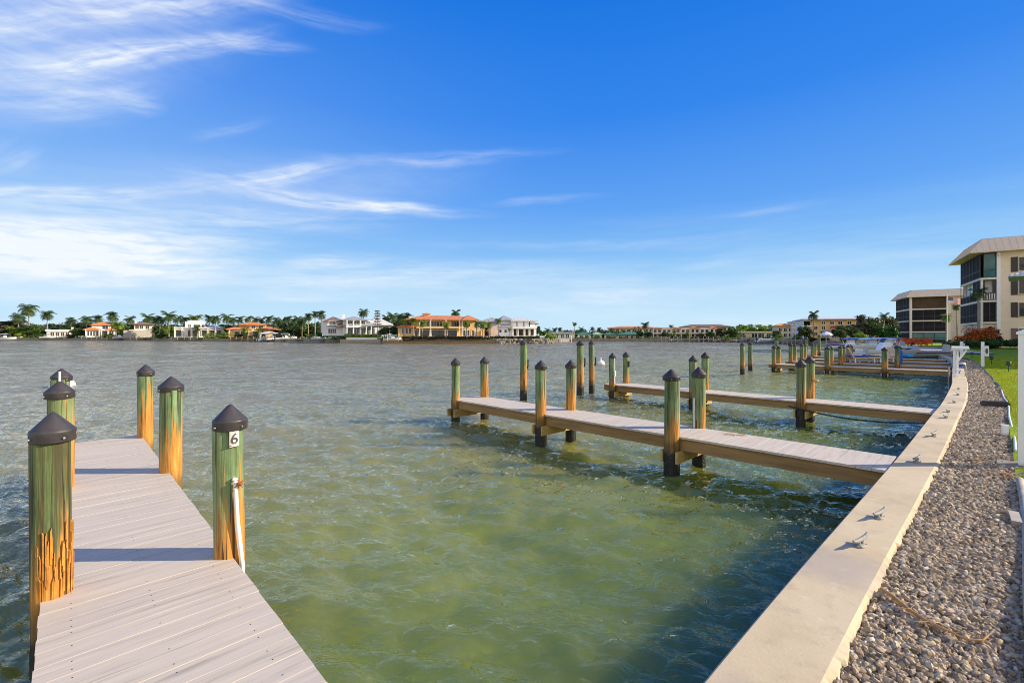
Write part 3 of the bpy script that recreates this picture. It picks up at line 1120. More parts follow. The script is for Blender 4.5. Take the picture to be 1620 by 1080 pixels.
# plate faces the camera: direction from the pile to the camera in dock coordinates
ang = math.atan2(cp.y, cp.x) + .26


def ring_plate(m, r, a0, half, z0, z1, mi, tilt=0.0, thick=.003, n=8):
    vs, fs = [], []
    for i in range(n + 1):
        a = a0 - half + 2 * half * i / n
        for (rad, z) in ((r, z0), (r, z1), (r + thick, z1), (r + thick, z0)):
            zz = z + tilt * (a - a0) * r
            vs.append((rad * math.cos(a), rad * math.sin(a), zz))
    for i in range(n):
        for j in range(4):
            fs.append((i * 4 + j, i * 4 + (j + 1) % 4, (i + 1) * 4 + (j + 1) % 4, (i + 1) * 4 + j))
    fs += [(0, 1, 2, 3), tuple(n * 4 + k for k in (3, 2, 1, 0))]
    m.add(vs, fs, mi)


m = MB()
rp = .105
ring_plate(m, rp - .003, ang, .30, zt - .152, zt - .040, 0, .10)
tv, tf = text_geo('6', .108, .002)
tv2 = []
for (x, y, z) in tv:
    a = ang + (x * .92) / rp
    rad = rp + .0018 + z
    tv2.append((rad * math.cos(a), rad * math.sin(a), zt - .098 + y + .1 * x))
m.add(tv2, tf, 1)
a = ang - .22
m.tube([((rp + .001) * math.cos(a), (rp + .001) * math.sin(a), zt - .142), ((rp + .006) * math.cos(a), (rp + .006) * math.sin(a), zt - .142)], .005, 8, 2)
M['rust'] = plain('rusty_screw', (.30, .12, .04), .8, .3, 30)
M['digit_black'] = plain('black_digit', (.06, .055, .05), .6, .3, 40)
M['plate'] = plain('weathered_white_plate', (.56, .55, .52), .7, .2, 25)
m.build('number_plate', [M['plate'], M['digit_black'], M['rust']], p6)
m = MB()
a = ang + .02
c, s = math.cos(a), math.sin(a)
t = Vector((-s, c, 0))
b = Vector((c, s, 0))
z0 = ZDECK + .565
pr = .0145
m.tube([b * (rp - .02) + Vector((0, 0, z0)), b * (rp + .012) + Vector((0, 0, z0 + .006)), b * (rp + .018) + Vector((0, 0, z0 - .01)), b * (rp + .017) + Vector((0, 0, z0 - .05)),
        b * (rp + .016) + t * .012 + Vector((0, 0, z0 - .30)), b * (rp + .012) + t * .045 + Vector((0, 0, z0 - .62)), b * (rp + .012) + t * .05 + Vector((0, 0, z0 - .8))], [pr, pr, pr, pr * .92, pr, pr * 1.02, pr], 12)
m.build('white_pipe', M['white'], p6)
m = MB()
m.tube([b * (rp + .02) + t * .012 + Vector((0, 0, z0 - .025)), b * (rp + .05) + t * .022 + Vector((0, 0, z0 - .03))], .015, 10)
m.lathe([(.001, -.004), (.028, -.003), (.03, .004), (.001, .006)], 10, c=tuple(b * (rp + .045) + t * .024 + Vector((0, 0, z0 - .02))))
for k in range(7):
    aa_ = k * .9
    q = b * (rp + .03) + t * (.02 + .035 * math.cos(aa_)) + Vector((0, 0, z0 - .03 + .035 * math.sin(aa_)))
    m.tube([b * (rp + .03) + t * .02 + Vector((0, 0, z0 - .03)), q], .0035, 5)
m.build('rusty_hose_tap', M['rust'], p6)
# splintered worn wood on the nearest pile
p0 = pile_at(d1, 4.02, -.06)
p0.data.materials[0] = M['pile_dark']
m = MB()
rg = random.Random(4)
a0 = math.atan2(-p0.location.y, -p0.location.x)
for k in range(48):
    a = a0 + rg.uniform(-1.0, 1.25)
    z1 = ZDECK + rg.uniform(.08, .46)
    z2 = z1 - rg.uniform(.10, .30)
    rad = .0965
    w = rg.uniform(.002, .0065)
    of = rg.uniform(.001, .005)
    b = Vector((math.cos(a), math.sin(a), 0)); t = Vector((-math.sin(a), math.cos(a), 0))
    vs = [b * rad - t * w + Vector((0, 0, z2)), b * rad + t * w + Vector((0, 0, z2)), b * (rad + of) + t * w * .6 + Vector((0, 0, z1)), b * (rad + of) - t * w * .5 + Vector((0, 0, z1 + rg.uniform(-.03, .03))), b * (rad - .012) + Vector((0, 0, z1)), b * (rad - .012) + Vector((0, 0, z2))]
    m.add(vs, [(0, 1, 2, 3), (1, 5, 4, 2), (0, 3, 4, 5), (3, 2, 4)])
M['splinter'] = m_timber('splintered_orange_wood', (.50, .19, .025), (.68, .29, .04), (.20, .07, .012))
m.build('splintered_wood', M['splinter'], p0)
# white conduit on the second dock's pile
pq = pile_at(d2, 3.40, 7.90)
MB().tube([(.03, .128, .45), (.03, .128, 1.05), (.03, .120, 1.12)], .016, 10).build('conduit', M['alu'], pq)
pq = pile_at(d3, 3.1, 14.1)
MB().tube([(-.10, .09, 1.02), (-.20, .12, 1.02), (-.21, .12, .98)], [.03, .045, .02], 8).build('hose_bracket', M['timber_yellow'], pq)
pq = pile_at(d3, 8.62, 13.2)
MB().tube([(-.10, .05, .6), (-.112, .05, 1.2), (-.105, .05, 1.45)], .012, 8).box(-.15, -.10, .02, .08, .85, 1.02).build('conduit', M['white'], pq)
pq = pile_at(d3, 8.62, 14.05)
MB().box(-.15, -.10, -.02, .06, 1.12, 1.32).build('bracket', M['black_plastic'], pq)
pq = pile_at(d1, 6.74, -.05)
MB().tube([(0, 0, ZDECK + 1.12), (0, 0, ZDECK + 1.20), (0, 0, ZDECK + 1.225)], [.011, .009, .011], 8).build('white_spike', M['white'], pq)

# free-standing mooring piles
for (px, yw, rad, zt, lab) in [(828, 633.6, .115, 1.98, 'tall green mooring pile standing alone between the two plank docks, white mansion behind'),
                               (918, 627.6, .125, 1.95, 'tall green mooring pile, thicker of the pair left of the white dome buoy'),
                               (936, 623.7, .105, 1.95, 'tall slim green mooring pile directly left of the white dome buoy'),
                               (1174.5, 593, .12, 1.72, 'left one of two bare mooring piles alone in open water'),
                               (1187, 588, .12, 1.75, 'right one of two bare mooring piles alone in open water'),
                               (1228.5, 577, .13, 1.95, 'tall mooring pile behind the outer end of the narrow brown dock'),
                               (1275.5, 571, .12, 2.0, 'dark mooring pile behind the paired piles of the middle dock'),
                               (1296, 566, .13, 2.2, 'dark mooring pile left of the purple boat canopy')]:
    Yd = ZC * F / (yw - HY)
    x, y = at(px, Yd)
    o = pile(None, (x, y, 0), rad, zt - .05, None)
    tag(o, lab, 'mooring pile', 'free-standing mooring piles')
    if px < 1000:
        MB().box(rad - .01, rad + .05, -.05, .05, 1.08, 1.16).box(rad + .02, rad + .06, -.03, .03, 1.16, 1.40).build('bracket', M['black_plastic'], o)
# white dome buoys
for (px, yw, w, lab) in [(950.5, 576, 14, 'small white dome buoy floating right of the tall slim mooring pile'), (99, 610.5, 44, 'larger white dome buoy floating behind the far left pile of the nearest dock')]:
    Yd = ZC * F / (yw - HY)
    x, y = at(px, Yd)
    r = w / 2 / F * Yd / math.hypot(1, x / y)
    MBb = MB().lathe([(r * .9, -.3), (r, -.05), (r, .02), (r * .93, .12 * r / .35), (r * .66, .42 * r / .6), (r * .34, .52 * r / .6), (r * .14, .6 * r / .6), (.04, r * 1.05), (.035, r * 1.5), (.001, r * 1.55)], 20)
    tag(MBb.build('mooring_buoy', M['white'], None, (x, y, 0)), lab, 'buoy', 'white dome buoys')

# cleats on the wall
def cleat_parts():
    base = MB()
    base.lathe([(.001, .0), (.055, 0), (.06, .006), (.055, .014), (.03, .02), (.001, .022)], 14)
    bs = []
    for (x, y, z) in base.v:
        bs.append((x * .75, y * 1.35, z))
    base.v = bs
    for s in (-1, 1):
        base.tube([(0, s * .03, .012), (0, s * .034, .035), (0, s * .04, .055)], [.024, .015, .017], 10)
        for sx in (-1, 1):
            base.lathe([(.001, .02), (.008, .019), (.009, .012)], 6, c=(sx * .028, s * .052, 0))
    horn = MB()
    horn.tube([(0, -.150, .080), (0, -.12, .068), (0, -.06, .062), (0, 0, .060), (0, .06, .063), (0, .12, .074), (0, .150, .092)], [.008, .0155, .019, .0195, .019, .0155, .008], 12)
    return base, horn


M['cleat'] = plain('galvanised_cleat', (.27, .26, .245), .7, .3, 30, .35)
cb, ch = cleat_parts()
cbm, chm = cb.mesh('base', M['cleat']), ch.mesh('horns', M['cleat'])
cl_lab = ['nearest grey cleat on the sea wall', 'second nearest grey cleat on the sea wall', 'grey cleat on the wall beside the end of the dock with six piles',
          'lone grey cleat on the wall just past the dock with six piles', 'nearer of two close grey cleats by the middle dock', 'farther of two close grey cleats by the middle dock',
          'first cleat beyond the middle dock', 'third cleat before the ladder rail', 'cleat closest to the ladder rail']
for (px, py), lab in zip([(1361, 863), (1391, 819), (1450.5, 731), (1478, 690), (1497, 661), (1501, 652), (1510, 637), (1516, 625), (1517, 616)], cl_lab):
    x, y = ground(px, py, ZCAP)
    v = V @ np.array((x, y))
    s = .80 if px < 1395 else .88
    e = empty('dock_cleat', (x, y, ZCAP - .001), R(-56) + rng.normal(0, .05))
    e.scale = (s, s, s)
    tag(e, lab, 'cleat', 'cleats on the sea wall')
    link('base', cbm, e)
    link('horns', chm, e)

# rope sagging under the third dock
pts = []
x0, y0 = UV(3.35, 13.1); x1, y1 = UV(.75, 13.05)
for i in range(15):
    t = i / 14
    pts.append((x0 + (x1 - x0) * t, y0 + (y1 - y0) * t, .42 - .06 * t - .13 * math.sin(math.pi * min(1, t * .95))))
tag(MB().tube(pts, .018, 7).build('mooring_rope', M['black_plastic']), 'dark rope sagging beside the middle dock down to the sea wall', 'rope')
# dry palm leaf bits lying about
M['dry_leaf'] = plain('dry_palm_leaf', (.42, .24, .10), .85, .3, 20)
x, y = ground(1372, 635.5, .55)
m = MB()
for k in range(5):
    a = k * .5 - 1
    m.beam((0, 0, .008), (.10 * math.cos(a), .10 * math.sin(a), .02), .035, .004)
tag(m.build('dry_leaf', M['dry_leaf'], None, (x, y, .547)), 'curled orange dry leaf on the middle dock', 'leaf')
x, y = ground(1165, 688, ZDECK)
m = MB()
rg = random.Random(9)
for k in range(12):
    a = rg.uniform(-.6, .6) + (math.pi if k % 2 else 0)
    m.beam((0, 0, .006), (rg.uniform(.08, .22) * math.cos(a), .22 * math.sin(a), .012), .007, .003)
tag(m.build('dry_twig', M['dry_leaf'], None, (x, y, ZDECK)), 'dry palm twig lying on the dock with six piles', 'twig')
pts = [ground(px, py, ZG + .03) for px, py in [(1394, 932), (1412, 945), (1440, 965), (1470, 985), (1500, 1000), (1530, 1012), (1556, 1012), (1570, 1002)]]
m = MB().tube([(x, y, ZG + .035 + .006 * math.sin(i * 2)) for i, (x, y) in enumerate(pts)], [.011, .013, .011, .009, .007, .006, .005, .003], 7)
for k in range(14):
    i = k % 6 + 1
    x, y = pts[i]
    m.tube([(x, y, ZG + .038), (x + rg.uniform(-.10, .10), y + rg.uniform(-.05, .05), ZG + .045)], [.003, .001], 5)
tag(m.build('fallen_branch', M['dry_leaf']), 'long thin brown dry branch lying on the gravel', 'branch')

# ---------------------------------------------------------------- plants
def leaf_quads(r, centers, radii, n, size, flat=0.5):
    """n leaf-sized quads spread through clumps; returns verts, faces, tint"""
    k = r.integers(0, len(centers), n)
    d = r.normal(size=(n, 3)); d /= np.linalg.norm(d, axis=1)[:, None]
    rad = r.random(n) ** .42
    p = centers[k] + d * rad[:, None] * radii[k]
    nrm = d + r.normal(0, .7, (n, 3)); nrm[:, 2] += flat
    nrm /= np.linalg.norm(nrm, axis=1)[:, None]
    a = np.cross(nrm, r.normal(size=(n, 3))); a /= np.linalg.norm(a, axis=1)[:, None]
    b = np.cross(nrm, a)
    s = size * r.uniform(.6, 1.4, n)[:, None]
    P = np.stack([p - a * s, p - b * s * .55, p + a * s, p + b * s * .55], 1)
    clump = r.random(len(centers))
    t = np.clip(.55 * clump[k] + .45 * r.random(n), 0, 1)
    return P.reshape(-1, 3), np.arange(4 * n).reshape(n, 4), np.repeat(t, 4)


def crown_mesh(name, seed, mat, n=1500, nc=16, flat=.8, leaf=.10, shape='round'):
    """unit crown: about 2 wide, from z=-1 to 1"""
    r = np.random.default_rng(seed)
    d = r.normal(size=(nc, 3)); d /= np.linalg.norm(d, axis=1)[:, None]
    c = d * (r.random(nc) ** .5)[:, None] * .68
    if shape == 'cone':
        c[:, :2] *= (0.9 - .6 * (c[:, 2:3] + .7) / 1.4)
    rad = r.uniform(.20, .42, nc)[:, None] * np.array([1, 1, .8])
    return np_mesh(name, *leaf_quads(r, c, rad, n, leaf)[:2], mat, leaf_quads(np.random.default_rng(seed + 1), c, rad, n, leaf)[2])


def palm_crown(name, seed, mat, nf=18, droop=1.0, leafl=.40):
    """unit palm crown: fronds about 1 long from the origin, leaflets as narrow quads"""
    r = np.random.default_rng(seed)
    V_, T_ = [], []
    for f in range(nf):
        az_ = 2 * math.pi * f / nf + r.uniform(-.3, .3)
        el_ = r.uniform(-.75, 1.35)
        L = r.uniform(.8, 1.1)
        n = 15
        ca, sa = math.cos(az_), math.sin(az_)
        pts = []
        x = z = 0.0
        e = el_
        for i in range(n):
            pts.append(np.array((x * ca, x * sa, z)))
            x += math.cos(e) * L / n; z += math.sin(e) * L / n
            e -= droop * (.05 + .085 * i / n) * r.uniform(.8, 1.2) * 1.6
        side = np.array((-sa, ca, 0))
        tn = r.random()
        for i in range(1, n):
            p, q = pts[i - 1], pts[i]
            t = (q - p)
            ll = leafl * math.sin(math.pi * min(1, .18 + .82 * i / n)) * r.uniform(.8, 1.1) + .03
            for s in (-1, 1):
                tip = p + side * s * ll * .8 + t / np.linalg.norm(t) * ll * .55 + np.array((0, 0, -ll * .42))
                w = t * .62
                V_ += [p - w * .2, p + w, tip + w * .3, tip]
                T_ += [np.clip(.65 * tn + .35 * r.random(), 0, 1)] * 4
            V_ += [p - side * .008, p + side * .008, q + side * .008, q - side * .008]
            T_ += [tn * .5 + .3] * 4
    V_ = np.array(V_)
    return np_mesh(name, V_, np.arange(len(V_)).reshape(-1, 4), mat, np.array(T_))


def palm_trunk(name, seed):
    r = random.Random(seed)
    bx, by = r.uniform(-.07, .07), r.uniform(-.03, .03)
    pts = [(bx * (1 - t) ** 1.6, by * (1 - t) ** 1.6, -1 + t) for t in [i / 9 for i in range(10)]]
    return MB().tube(pts, [.034, .026, .022, .021, .020, .019, .018, .017, .016, .018], 8).mesh(name, M['trunk'])


PC = [palm_crown('crown', 20 + k, M['leaf_palm'], 26 + 2 * k, .85 + .2 * (k % 3)) for k in range(4)]
PCB = [palm_crown('crown', 40 + k, M['leaf_palm_bright'], 24 + k, 1.0) for k in range(2)]
PT = [palm_trunk('trunk', 60 + k) for k in range(4)]
TC = {m: [crown_mesh('crown', 100 + 7 * i + k, M[m], 1700, 17) for k in range(2)] for i, m in enumerate(['leaf_dark', 'leaf_mid', 'leaf_bright', 'leaf_olive', 'leaf_hedge'])}
pr_ = random.Random(77)


def tree_trunk(h, w):
    m = MB().tube([(0, 0, 0), (w * .02, 0, h * .5), (0, w * .03, h)], [w * .07, w * .055, w * .035], 8)
    for k in range(4):
        a = k * 1.6 + .4
        m.tube([(0, 0, h * .75), (math.cos(a) * w * .25, math.sin(a) * w * .25, h * 1.15)], [w * .035, w * .015], 6)
    return m


def palm(px, yc, yb, wpx, Yd, label, bright=False, var=None, hs=1.0):
    """palm: px, crown-heart row, base row, crown width in photo pixels, distance"""
    var = pr_.randrange(4) if var is None else var
    x, y = at(px, Yd)
    zc = zat(yc, Yd)
    zb = max(.9, zat(yb, Yd)) if Yd > 80 else zat(yb, Yd)
    root = empty('palm_tree', (x, y, zb), pr_.uniform(0, 6.28))
    tag(root, label, 'palm tree', 'palm trees around the bay')
    h = zc - zb
    t = link('trunk', PT[var], root, (0, 0, h), None, (h if h > 3 else 3, h if h > 3 else 3, h))
    t.scale = (max(h, 5.5), max(h, 5.5), h)
    s = wpx / 2 / F * Yd * 1.22
    link('crown', PCB[var % 2] if bright else PC[var], root, (0, 0, h), None, (s, s, s * hs))
    return root


def tree(px, yt, yb, wpx, Yd, label, mat='leaf_dark', name='tree', trunk=True, cat='tree', var=None):
    """broad-leaved tree or bush between rows yt and yb"""
    var = pr_.randrange(2) if var is None else var
    x, y = at(px, Yd)
    zt, zb = zat(yt, Yd), max(.95, zat(yb, Yd))
    root = empty(name, (x, y, zb), pr_.uniform(0, 6.28))
    tag(root, label, cat, 'bushes around the bay' if cat == 'bush' else 'broad-leaved trees around the bay')
    h = zt - zb
    w = wpx / F * Yd
    cz = h * (.52 if trunk else .48)
    if trunk:
        tree_trunk(h * .5, w * .6).build('trunk', M['bark'], root)
    else:
        MB().tube([(0, 0, -.05), (0, 0, h * .5)], [.06, .03], 6).build('stem', M['bark'], root)
    link('crown', TC[mat][var], root, (0, 0, cz), None, (w / 1.6, w / 1.6, (h - cz) / .86))
    return root


# ---------------------------------------------------------------- houses of the far shore
class House:
    """walls, roofs and openings given as rectangles in photo pixels at the distance of the house"""
    def __init__(self, name, px, Yd, label, cat, rot=6.0, group=None):
        self.px, self.Y = px, Yd
        x, y = at(px, Yd)
        r = R(rot) - math.atan2(x, y) * .85                 # gardens front the bay
        self.root = empty(name, (x, y, 0), r)
        tag(self.root, label, cat, group)
        self.k = Yd / F
        self.kx = Yd * Yd / (F * (Yd * math.cos(r) - x * math.sin(r)))

    def X(self, px):
        return (px - self.px) * self.kx

    def Z(self, py):
        return max(.9, zat(py, self.Y))

    def box(self, name, x0, x1, yt, yb, mat, d0=0.0, d1=8.0, label=None):
        o = MB().box(self.X(x0), self.X(x1), d0, d1, self.Z(yb), self.Z(yt)).build(name, M[mat], self.root)
        if label:
            o['label'] = label
        return o

    def wall(self, x0, x1, yt, yb, mat, d0=0.0, d1=8.0):
        return self.box('wall', x0, x1, yt, yb, mat, d0, d1)

    def roof(self, x0, x1, ye, yr, mat, d0=-.7, d1=8.7, inset=None, soffit=.22):
        a, b, z0, z1 = self.X(x0), self.X(x1), self.Z(ye), self.Z(yr)
        dm = (d0 + d1) / 2
        i = min((b - a) / 2 - .02, (d1 - d0) / 2 if inset is None else inset)
        m = MB()
        vs = [(a, d0, z0), (b, d0, z0), (b, d1, z0), (a, d1, z0), (a, d0, z0 + soffit), (b, d0, z0 + soffit), (b, d1, z0 + soffit), (a, d1, z0 + soffit),
              (a + i, dm, z1), (b - i, dm, z1)]
        m.add(vs, [(3, 2, 1, 0), (0, 1, 5, 4), (1, 2, 6, 5), (2, 3, 7, 6), (3, 0, 4, 7), (4, 5, 9, 8), (5, 6, 9), (6, 7, 8, 9), (7, 4, 8)])
        return m.build('roof', M[mat], self.root)

    def flat(self, x0, x1, yt, yb, mat, d0=-.6, d1=8.6):
        return self.box('roof', x0, x1, yt, yb, mat, d0, d1)

    def win(self, x0, x1, yt, yb, d=0.0, frame='trim', glass='glass', bars=1, name='window'):
        a, b, z0, z1 = self.X(x0), self.X(x1), self.Z(yb), self.Z(yt)
        t = min(.12, (b - a) * .12)
        m = MB()
        m.box(a - t, a, d - .10, d - .003, z0 - t, z1 + t).box(b, b + t, d - .10, d - .003, z0 - t, z1 + t)
        m.box(a, b, d - .10, d - .003, z1, z1 + t).box(a, b, d - .12, d - .003, z0 - t, z0)
        for q in range(bars):
            xm = a + (b - a) * (q + 1) / (bars + 1)
            m.box(xm - .035, xm + .035, d - .07, d - .03, z0, z1)
        f = m.build(name, M[frame], self.root)
        MB().box(a, b, d - .028, d - .004, z0, z1).build('pane', M[glass], f)
        return f

    def loggia(self, x0, x1, yt, yb, d=0.0, mat='glass'):
        """deep dark opening behind a terrace: inner glazing with side returns standing proud of the wall"""
        a, b, z0, z1 = self.X(x0), self.X(x1), self.Z(yb), self.Z(yt)
        f = MB().box(a - .12, a, d - .9, d - .002, z0, z1 + .15).box(b, b + .12, d - .9, d - .002, z0, z1 + .15).box(a, b, d - .9, d - .002, z1, z1 + .15).build('loggia', M['trim'], self.root)
        m = MB().box(a, b, d - .05, d - .003, z0, z1)
        m.build('pane', M[mat], f)
        return f

    def col(self, px, w, yt, yb, d=-.9, mat='trim'):
        x, h = self.X(px), w * self.k / 2
        m = MB().box(x - h, x + h, d - h, d + h, self.Z(yb), self.Z(yt))
        m.box(x - h * 1.5, x + h * 1.5, d - h * 1.5, d + h * 1.5, self.Z(yt) - .25, self.Z(yt) - .003)
        return m.build('column', M[mat], self.root)

    def slab(self, x0, x1, yt, yb, mat='trim', d0=-1.2, d1=-.003, name='balcony'):
        return self.box(name, x0, x1, yt, yb, mat, d0, d1)

    def rail(self, x0, x1, yt, yb, d=-1.15, mat='white'):
        a, b, z0, z1 = self.X(x0), self.X(x1), self.Z(yb), self.Z(yt)
        m = MB().box(a, b, d - .03, d + .03, z1 - .08, z1)
        n = max(3, int((b - a) / .35))
        for i in range(n + 1):
            x = a + (b - a) * i / n
            m.box(x - .03, x + .03, d - .025, d + .025, z0, z1 - .08)
        return m.build('railing', M[mat], self.root)


h = House('brown_roof_house', 14, 228, 'long low brown-roofed house at the far left of the far shore', 'house')
h.wall(-12, 37, 525, 534, 'stucco_beige'); h.roof(-14, 39, 526, 519.5, 'roof_brown')
for a in (-8, 2, 12, 22, 30): h.win(a, a + 5, 527, 531.5, bars=0)
for a in (0, 10, 20, 29): h.col(a, .9, 526, 533)
h = House('flat_roof_house', 92, 224, 'low white flat-roofed house between the leaning palm and the orange-roofed villa', 'house')
h.wall(74, 112, 524, 534, 'stucco_white'); h.flat(72, 114, 521.6, 524, 'stucco_white'); h.box('chimney', 113, 117, 517, 533, 'stucco_beige', 2, 5)
for a in (80, 88, 96, 104): h.win(a, a + 6, 525.5, 531.5)
h = House('orange_roof_villa', 157, 214, 'white villa with stepped orange tiled roofs on the left far shore', 'villa')
h.wall(145, 176, 513.5, 522, 'stucco_white', 1.5); h.roof(142, 180, 514.3, 508.6, 'roof_terracotta', .5, 9.5)
h.wall(136, 183, 521.8, 533.5, 'stucco_white', 0, 8); h.roof(131, 161, 522, 517, 'roof_terracotta', -.9, 5); h.roof(166, 185, 522.6, 518, 'roof_terracotta', -.9, 5)
h.win(162, 171, 515, 520.5, 1.5)
for a in (138.5, 143, 147.5, 152.5): h.win(a, a + 2.6, 524, 531, bars=0)
h.loggia(161.5, 170, 523, 532.5); h.win(173, 180, 524, 531.5)
for a in (136, 157, 160.5, 171): h.col(a, 1.1, 522, 533.5)
h = House('cream_house', 221, 210, 'cream two-storey house with a brown roof behind a pale garden wall', 'house')
h.wall(212, 243, 512.5, 522, 'stucco_cream', 2); h.roof(208.5, 246, 513, 508.5, 'roof_brown', 1, 10.5)
h.wall(204, 246, 521.5, 534, 'stucco_cream', 1.6, 9.5)
h.box('chimney', 213, 216, 507, 511, 'stucco_white', 4, 5.2)
for a in (214, 221, 231): h.win(a, a + 5.5, 514.8, 520, 2)
h.box('garden_wall', 196, 240, 522.5, 534, 'garden_wall', -3, -2.6)
h = House('parapet_house', 317, 196, 'white modern house with a stepped parapet above tall dark openings', 'house')
h.wall(293, 325, 509, 520, 'stucco_white', 1); h.box('parapet', 297, 320, 507.2, 509, 'stucco_white', 1, 2); h.wall(277, 357, 518.5, 534, 'stucco_white', 0, 9)
h.flat(276, 322, 517.6, 518.8, 'white', -.7, 1.0); h.roof(319, 357, 519.5, 513, 'roof_pale', -.7, 9)
for a, b in ((298, 302), (306.5, 317), (319.5, 323.5)): h.win(a, b, 513.5, 518, 1)
for a, b in ((279, 287), (297.5, 301.5), (305, 313), (319, 327), (331, 339), (343, 350)): h.loggia(a, b, 522, 531.5)
for a in (277.5, 289, 303, 315.5, 329, 341): h.col(a, 1.3, 519, 533.5)
h = House('golden_villa', 400, 180, 'golden yellow villa with orange roofs beside the small white boathouse', 'villa')
h.wall(394, 422, 513.5, 524, 'stucco_yellow', 1.5); h.roof(377, 423, 514, 508.8, 'roof_terracotta', .5, 9.5); h.wall(379, 395, 514.2, 523, 'stucco_cream', 2.5)
h.wall(362, 432, 521.5, 534, 'stucco_yellow', 0, 8); h.roof(358, 399, 521.5, 516.8, 'roof_terracotta', -.9, 5); h.roof(404, 449, 521.8, 516.5, 'roof_terracotta', -.9, 7)
h.win(398, 404, 515, 520, 1.5); h.win(410, 417, 515, 520, 1.5)
for a, b in ((371.5, 378), (381, 391.5), (399, 408), (414, 420)): h.loggia(a, b, 524, 532.5)
for a in (364, 380, 393.5, 410): h.col(a, 1.1, 522, 533.5, mat='stucco_cream')
h = House('boathouse', 426, 171, 'small white open boathouse with a pale hipped roof over the water edge', 'boathouse', 4)
h.roof(410, 442, 528, 523.8, 'roof_pale', -3, 3)
for a in (412, 421, 431, 440): h.col(a, 1.3, 528.2, 539, -2.4, 'white'); h.col(a, 1.1, 528.2, 539, 2.4, 'white')
h.box('deck', 410, 442, 537.6, 538.4, 'timber_grey', -2.8, 2.8)

h = House('grey_white_mansion', 566, 138, 'big grey-white mansion with white balconies behind a bright green hedge', 'mansion', 9)
h.wall(512, 545, 506.5, 531, 'stucco_grey', 1.5, 11); h.roof(513.5, 546, 508.5, 500, 'roof_brown', .6, 12)
h.loggia(522, 532, 508.8, 513.5, 1.5); h.slab(519, 535, 513.6, 515, 'white', .3, 1.5); h.rail(519, 535, 511.5, 513.6, .4)
h.roof(532, 549, 516.5, 510, 'roof_brown', -.6, 4); h.win(521, 533, 520, 527, 1.5, 'white', bars=3)
h.box('chimney', 543.2, 547.2, 496.8, 506, 'stucco_white', 3, 4)
h.wall(543, 600, 506.5, 531, 'stucco_grey', 0, 10)
h.roof(540, 583, 506.8, 499.3, 'roof_grey', -1.4, 10.5, 4.5)
for a, b in ((550, 557.5), (560, 567.5), (572, 577.2)): h.win(a, b, 508, 513.5, 0, 'white'); h.win(a, b, 519.6, 528.5, 0, 'white')
h.slab(547, 579, 516.2, 517.8, 'white', -1.5); h.rail(547, 579, 512.8, 516.2)
for a in (548.6, 558.8, 569.6): h.col(a, 1.4, 506.9, 530, -1.2, 'white')
h.wall(582, 622, 513, 531, 'stucco_grey', .8, 10); h.roof(579, 624, 514, 499, 'roof_pale', -.4, 11.5, 4.5)
h.roof(573, 598, 515.8, 508.2, 'roof_grey', -2.2, 4, 3)
h.win(581, 586, 508.5, 512.5, -.4 + .4, 'white')
for a, b in ((580, 585), (588, 593), (604, 610), (613, 618)): h.win(a, b, 519.4, 528.5, 0 if b < 600 else .8, 'white')
for a in (578.6, 586.5, 594.8): h.col(a, 1.3, 516, 530, -1.9, 'white')
h = House('yellow_mansion', 706, 132, 'large yellow mansion with a long terracotta roof and small cupola', 'mansion', 9)
h.wall(655, 754, 505.5, 520, 'stucco_yellow', 0, 11); h.roof(643, 757, 506.3, 498, 'roof_terracotta', -1.6, 12, 5)
h.roof(729, 756, 506.6, 497.3, 'roof_terracotta', -2.6, 6, 3.5)
h.wall(672.5, 682, 495.6, 499.5, 'stucco_yellow', 4, 6); h.roof(671, 683.5, 496.4, 493.8, 'roof_terracotta', 3.6, 6.4)
h.wall(655, 768, 519.8, 533, 'stucco_yellow', 0, 10); h.wall(632, 655.5, 517, 533, 'stucco_yellow', -.5, 8); h.roof(630.5, 658, 517.6, 511.5, 'roof_terracotta', -1.5, 8.5)
h.slab(659, 736, 516.8, 519.6, 'stucco_yellow', -1.7); h.slab(657, 770, 531.6, 533.2, 'trim', -2.5, 0, 'terrace')
for a, b, q in ((665, 679, 2), (682.5, 699.5, 3), (714, 727, 2)): h.win(a, b, 508.5, 516, 0, 'trim', 'glass', q)
h.win(735, 744, 509, 516, -.2, 'trim')
for a, b in ((656.5, 661.5), (664.5, 679), (682.5, 703), (708, 722.5)): h.loggia(a, b, 521.8, 531.4)
for a in (731.5, 737.8, 746.5): h.win(a, a + 4.6, 521.8, 531, -.1, 'white')
for a in (638, 643, 648): h.win(a, a + 3.4, 519.5, 527.5, -.5, 'white', bars=0)
for a in (664, 680.6, 704.4, 725.6, 730): h.col(a, 1.4, 506.5, 531.6, -1.6)
for a in (745.5, 762, 765.5): h.col(a, 2.0, 519.8, 531.6, -.8, 'stucco_yellow')
h = House('white_mansion', 815, 137, 'white and pink two-storey mansion with grey roofs, right of the yellow mansion', 'mansion', 12)
h.wall(784, 810, 515.5, 532, 'stucco_white', 0, 9); h.roof(781, 812, 517.2, 512.8, 'roof_grey', -.9, 3, 1.6)
h.wall(770, 800, 509, 518, 'stucco_grey', 4, 12); h.roof(763, 806, 510, 500.4, 'roof_grey', 3, 13, 5)
h.wall(795, 812, 506, 517, 'stucco_white', 1.5, 9); h.roof(792, 813, 506.5, 497.8, 'roof_grey', .7, 9.7, 4.4)
h.wall(809, 847, 507.5, 532, 'stucco_white', 0, 11); h.roof(807, 850, 508, 500.8, 'roof_pale', -.9, 12, 5); h.wall(838, 850, 512, 531, 'stucco_white', 1, 9); h.roof(835, 852.5, 512.8, 506.8, 'roof_brown', 0, 10)
h.box('side_wall', 776, 786, 516, 532, 'stucco_pink', -1, 5)
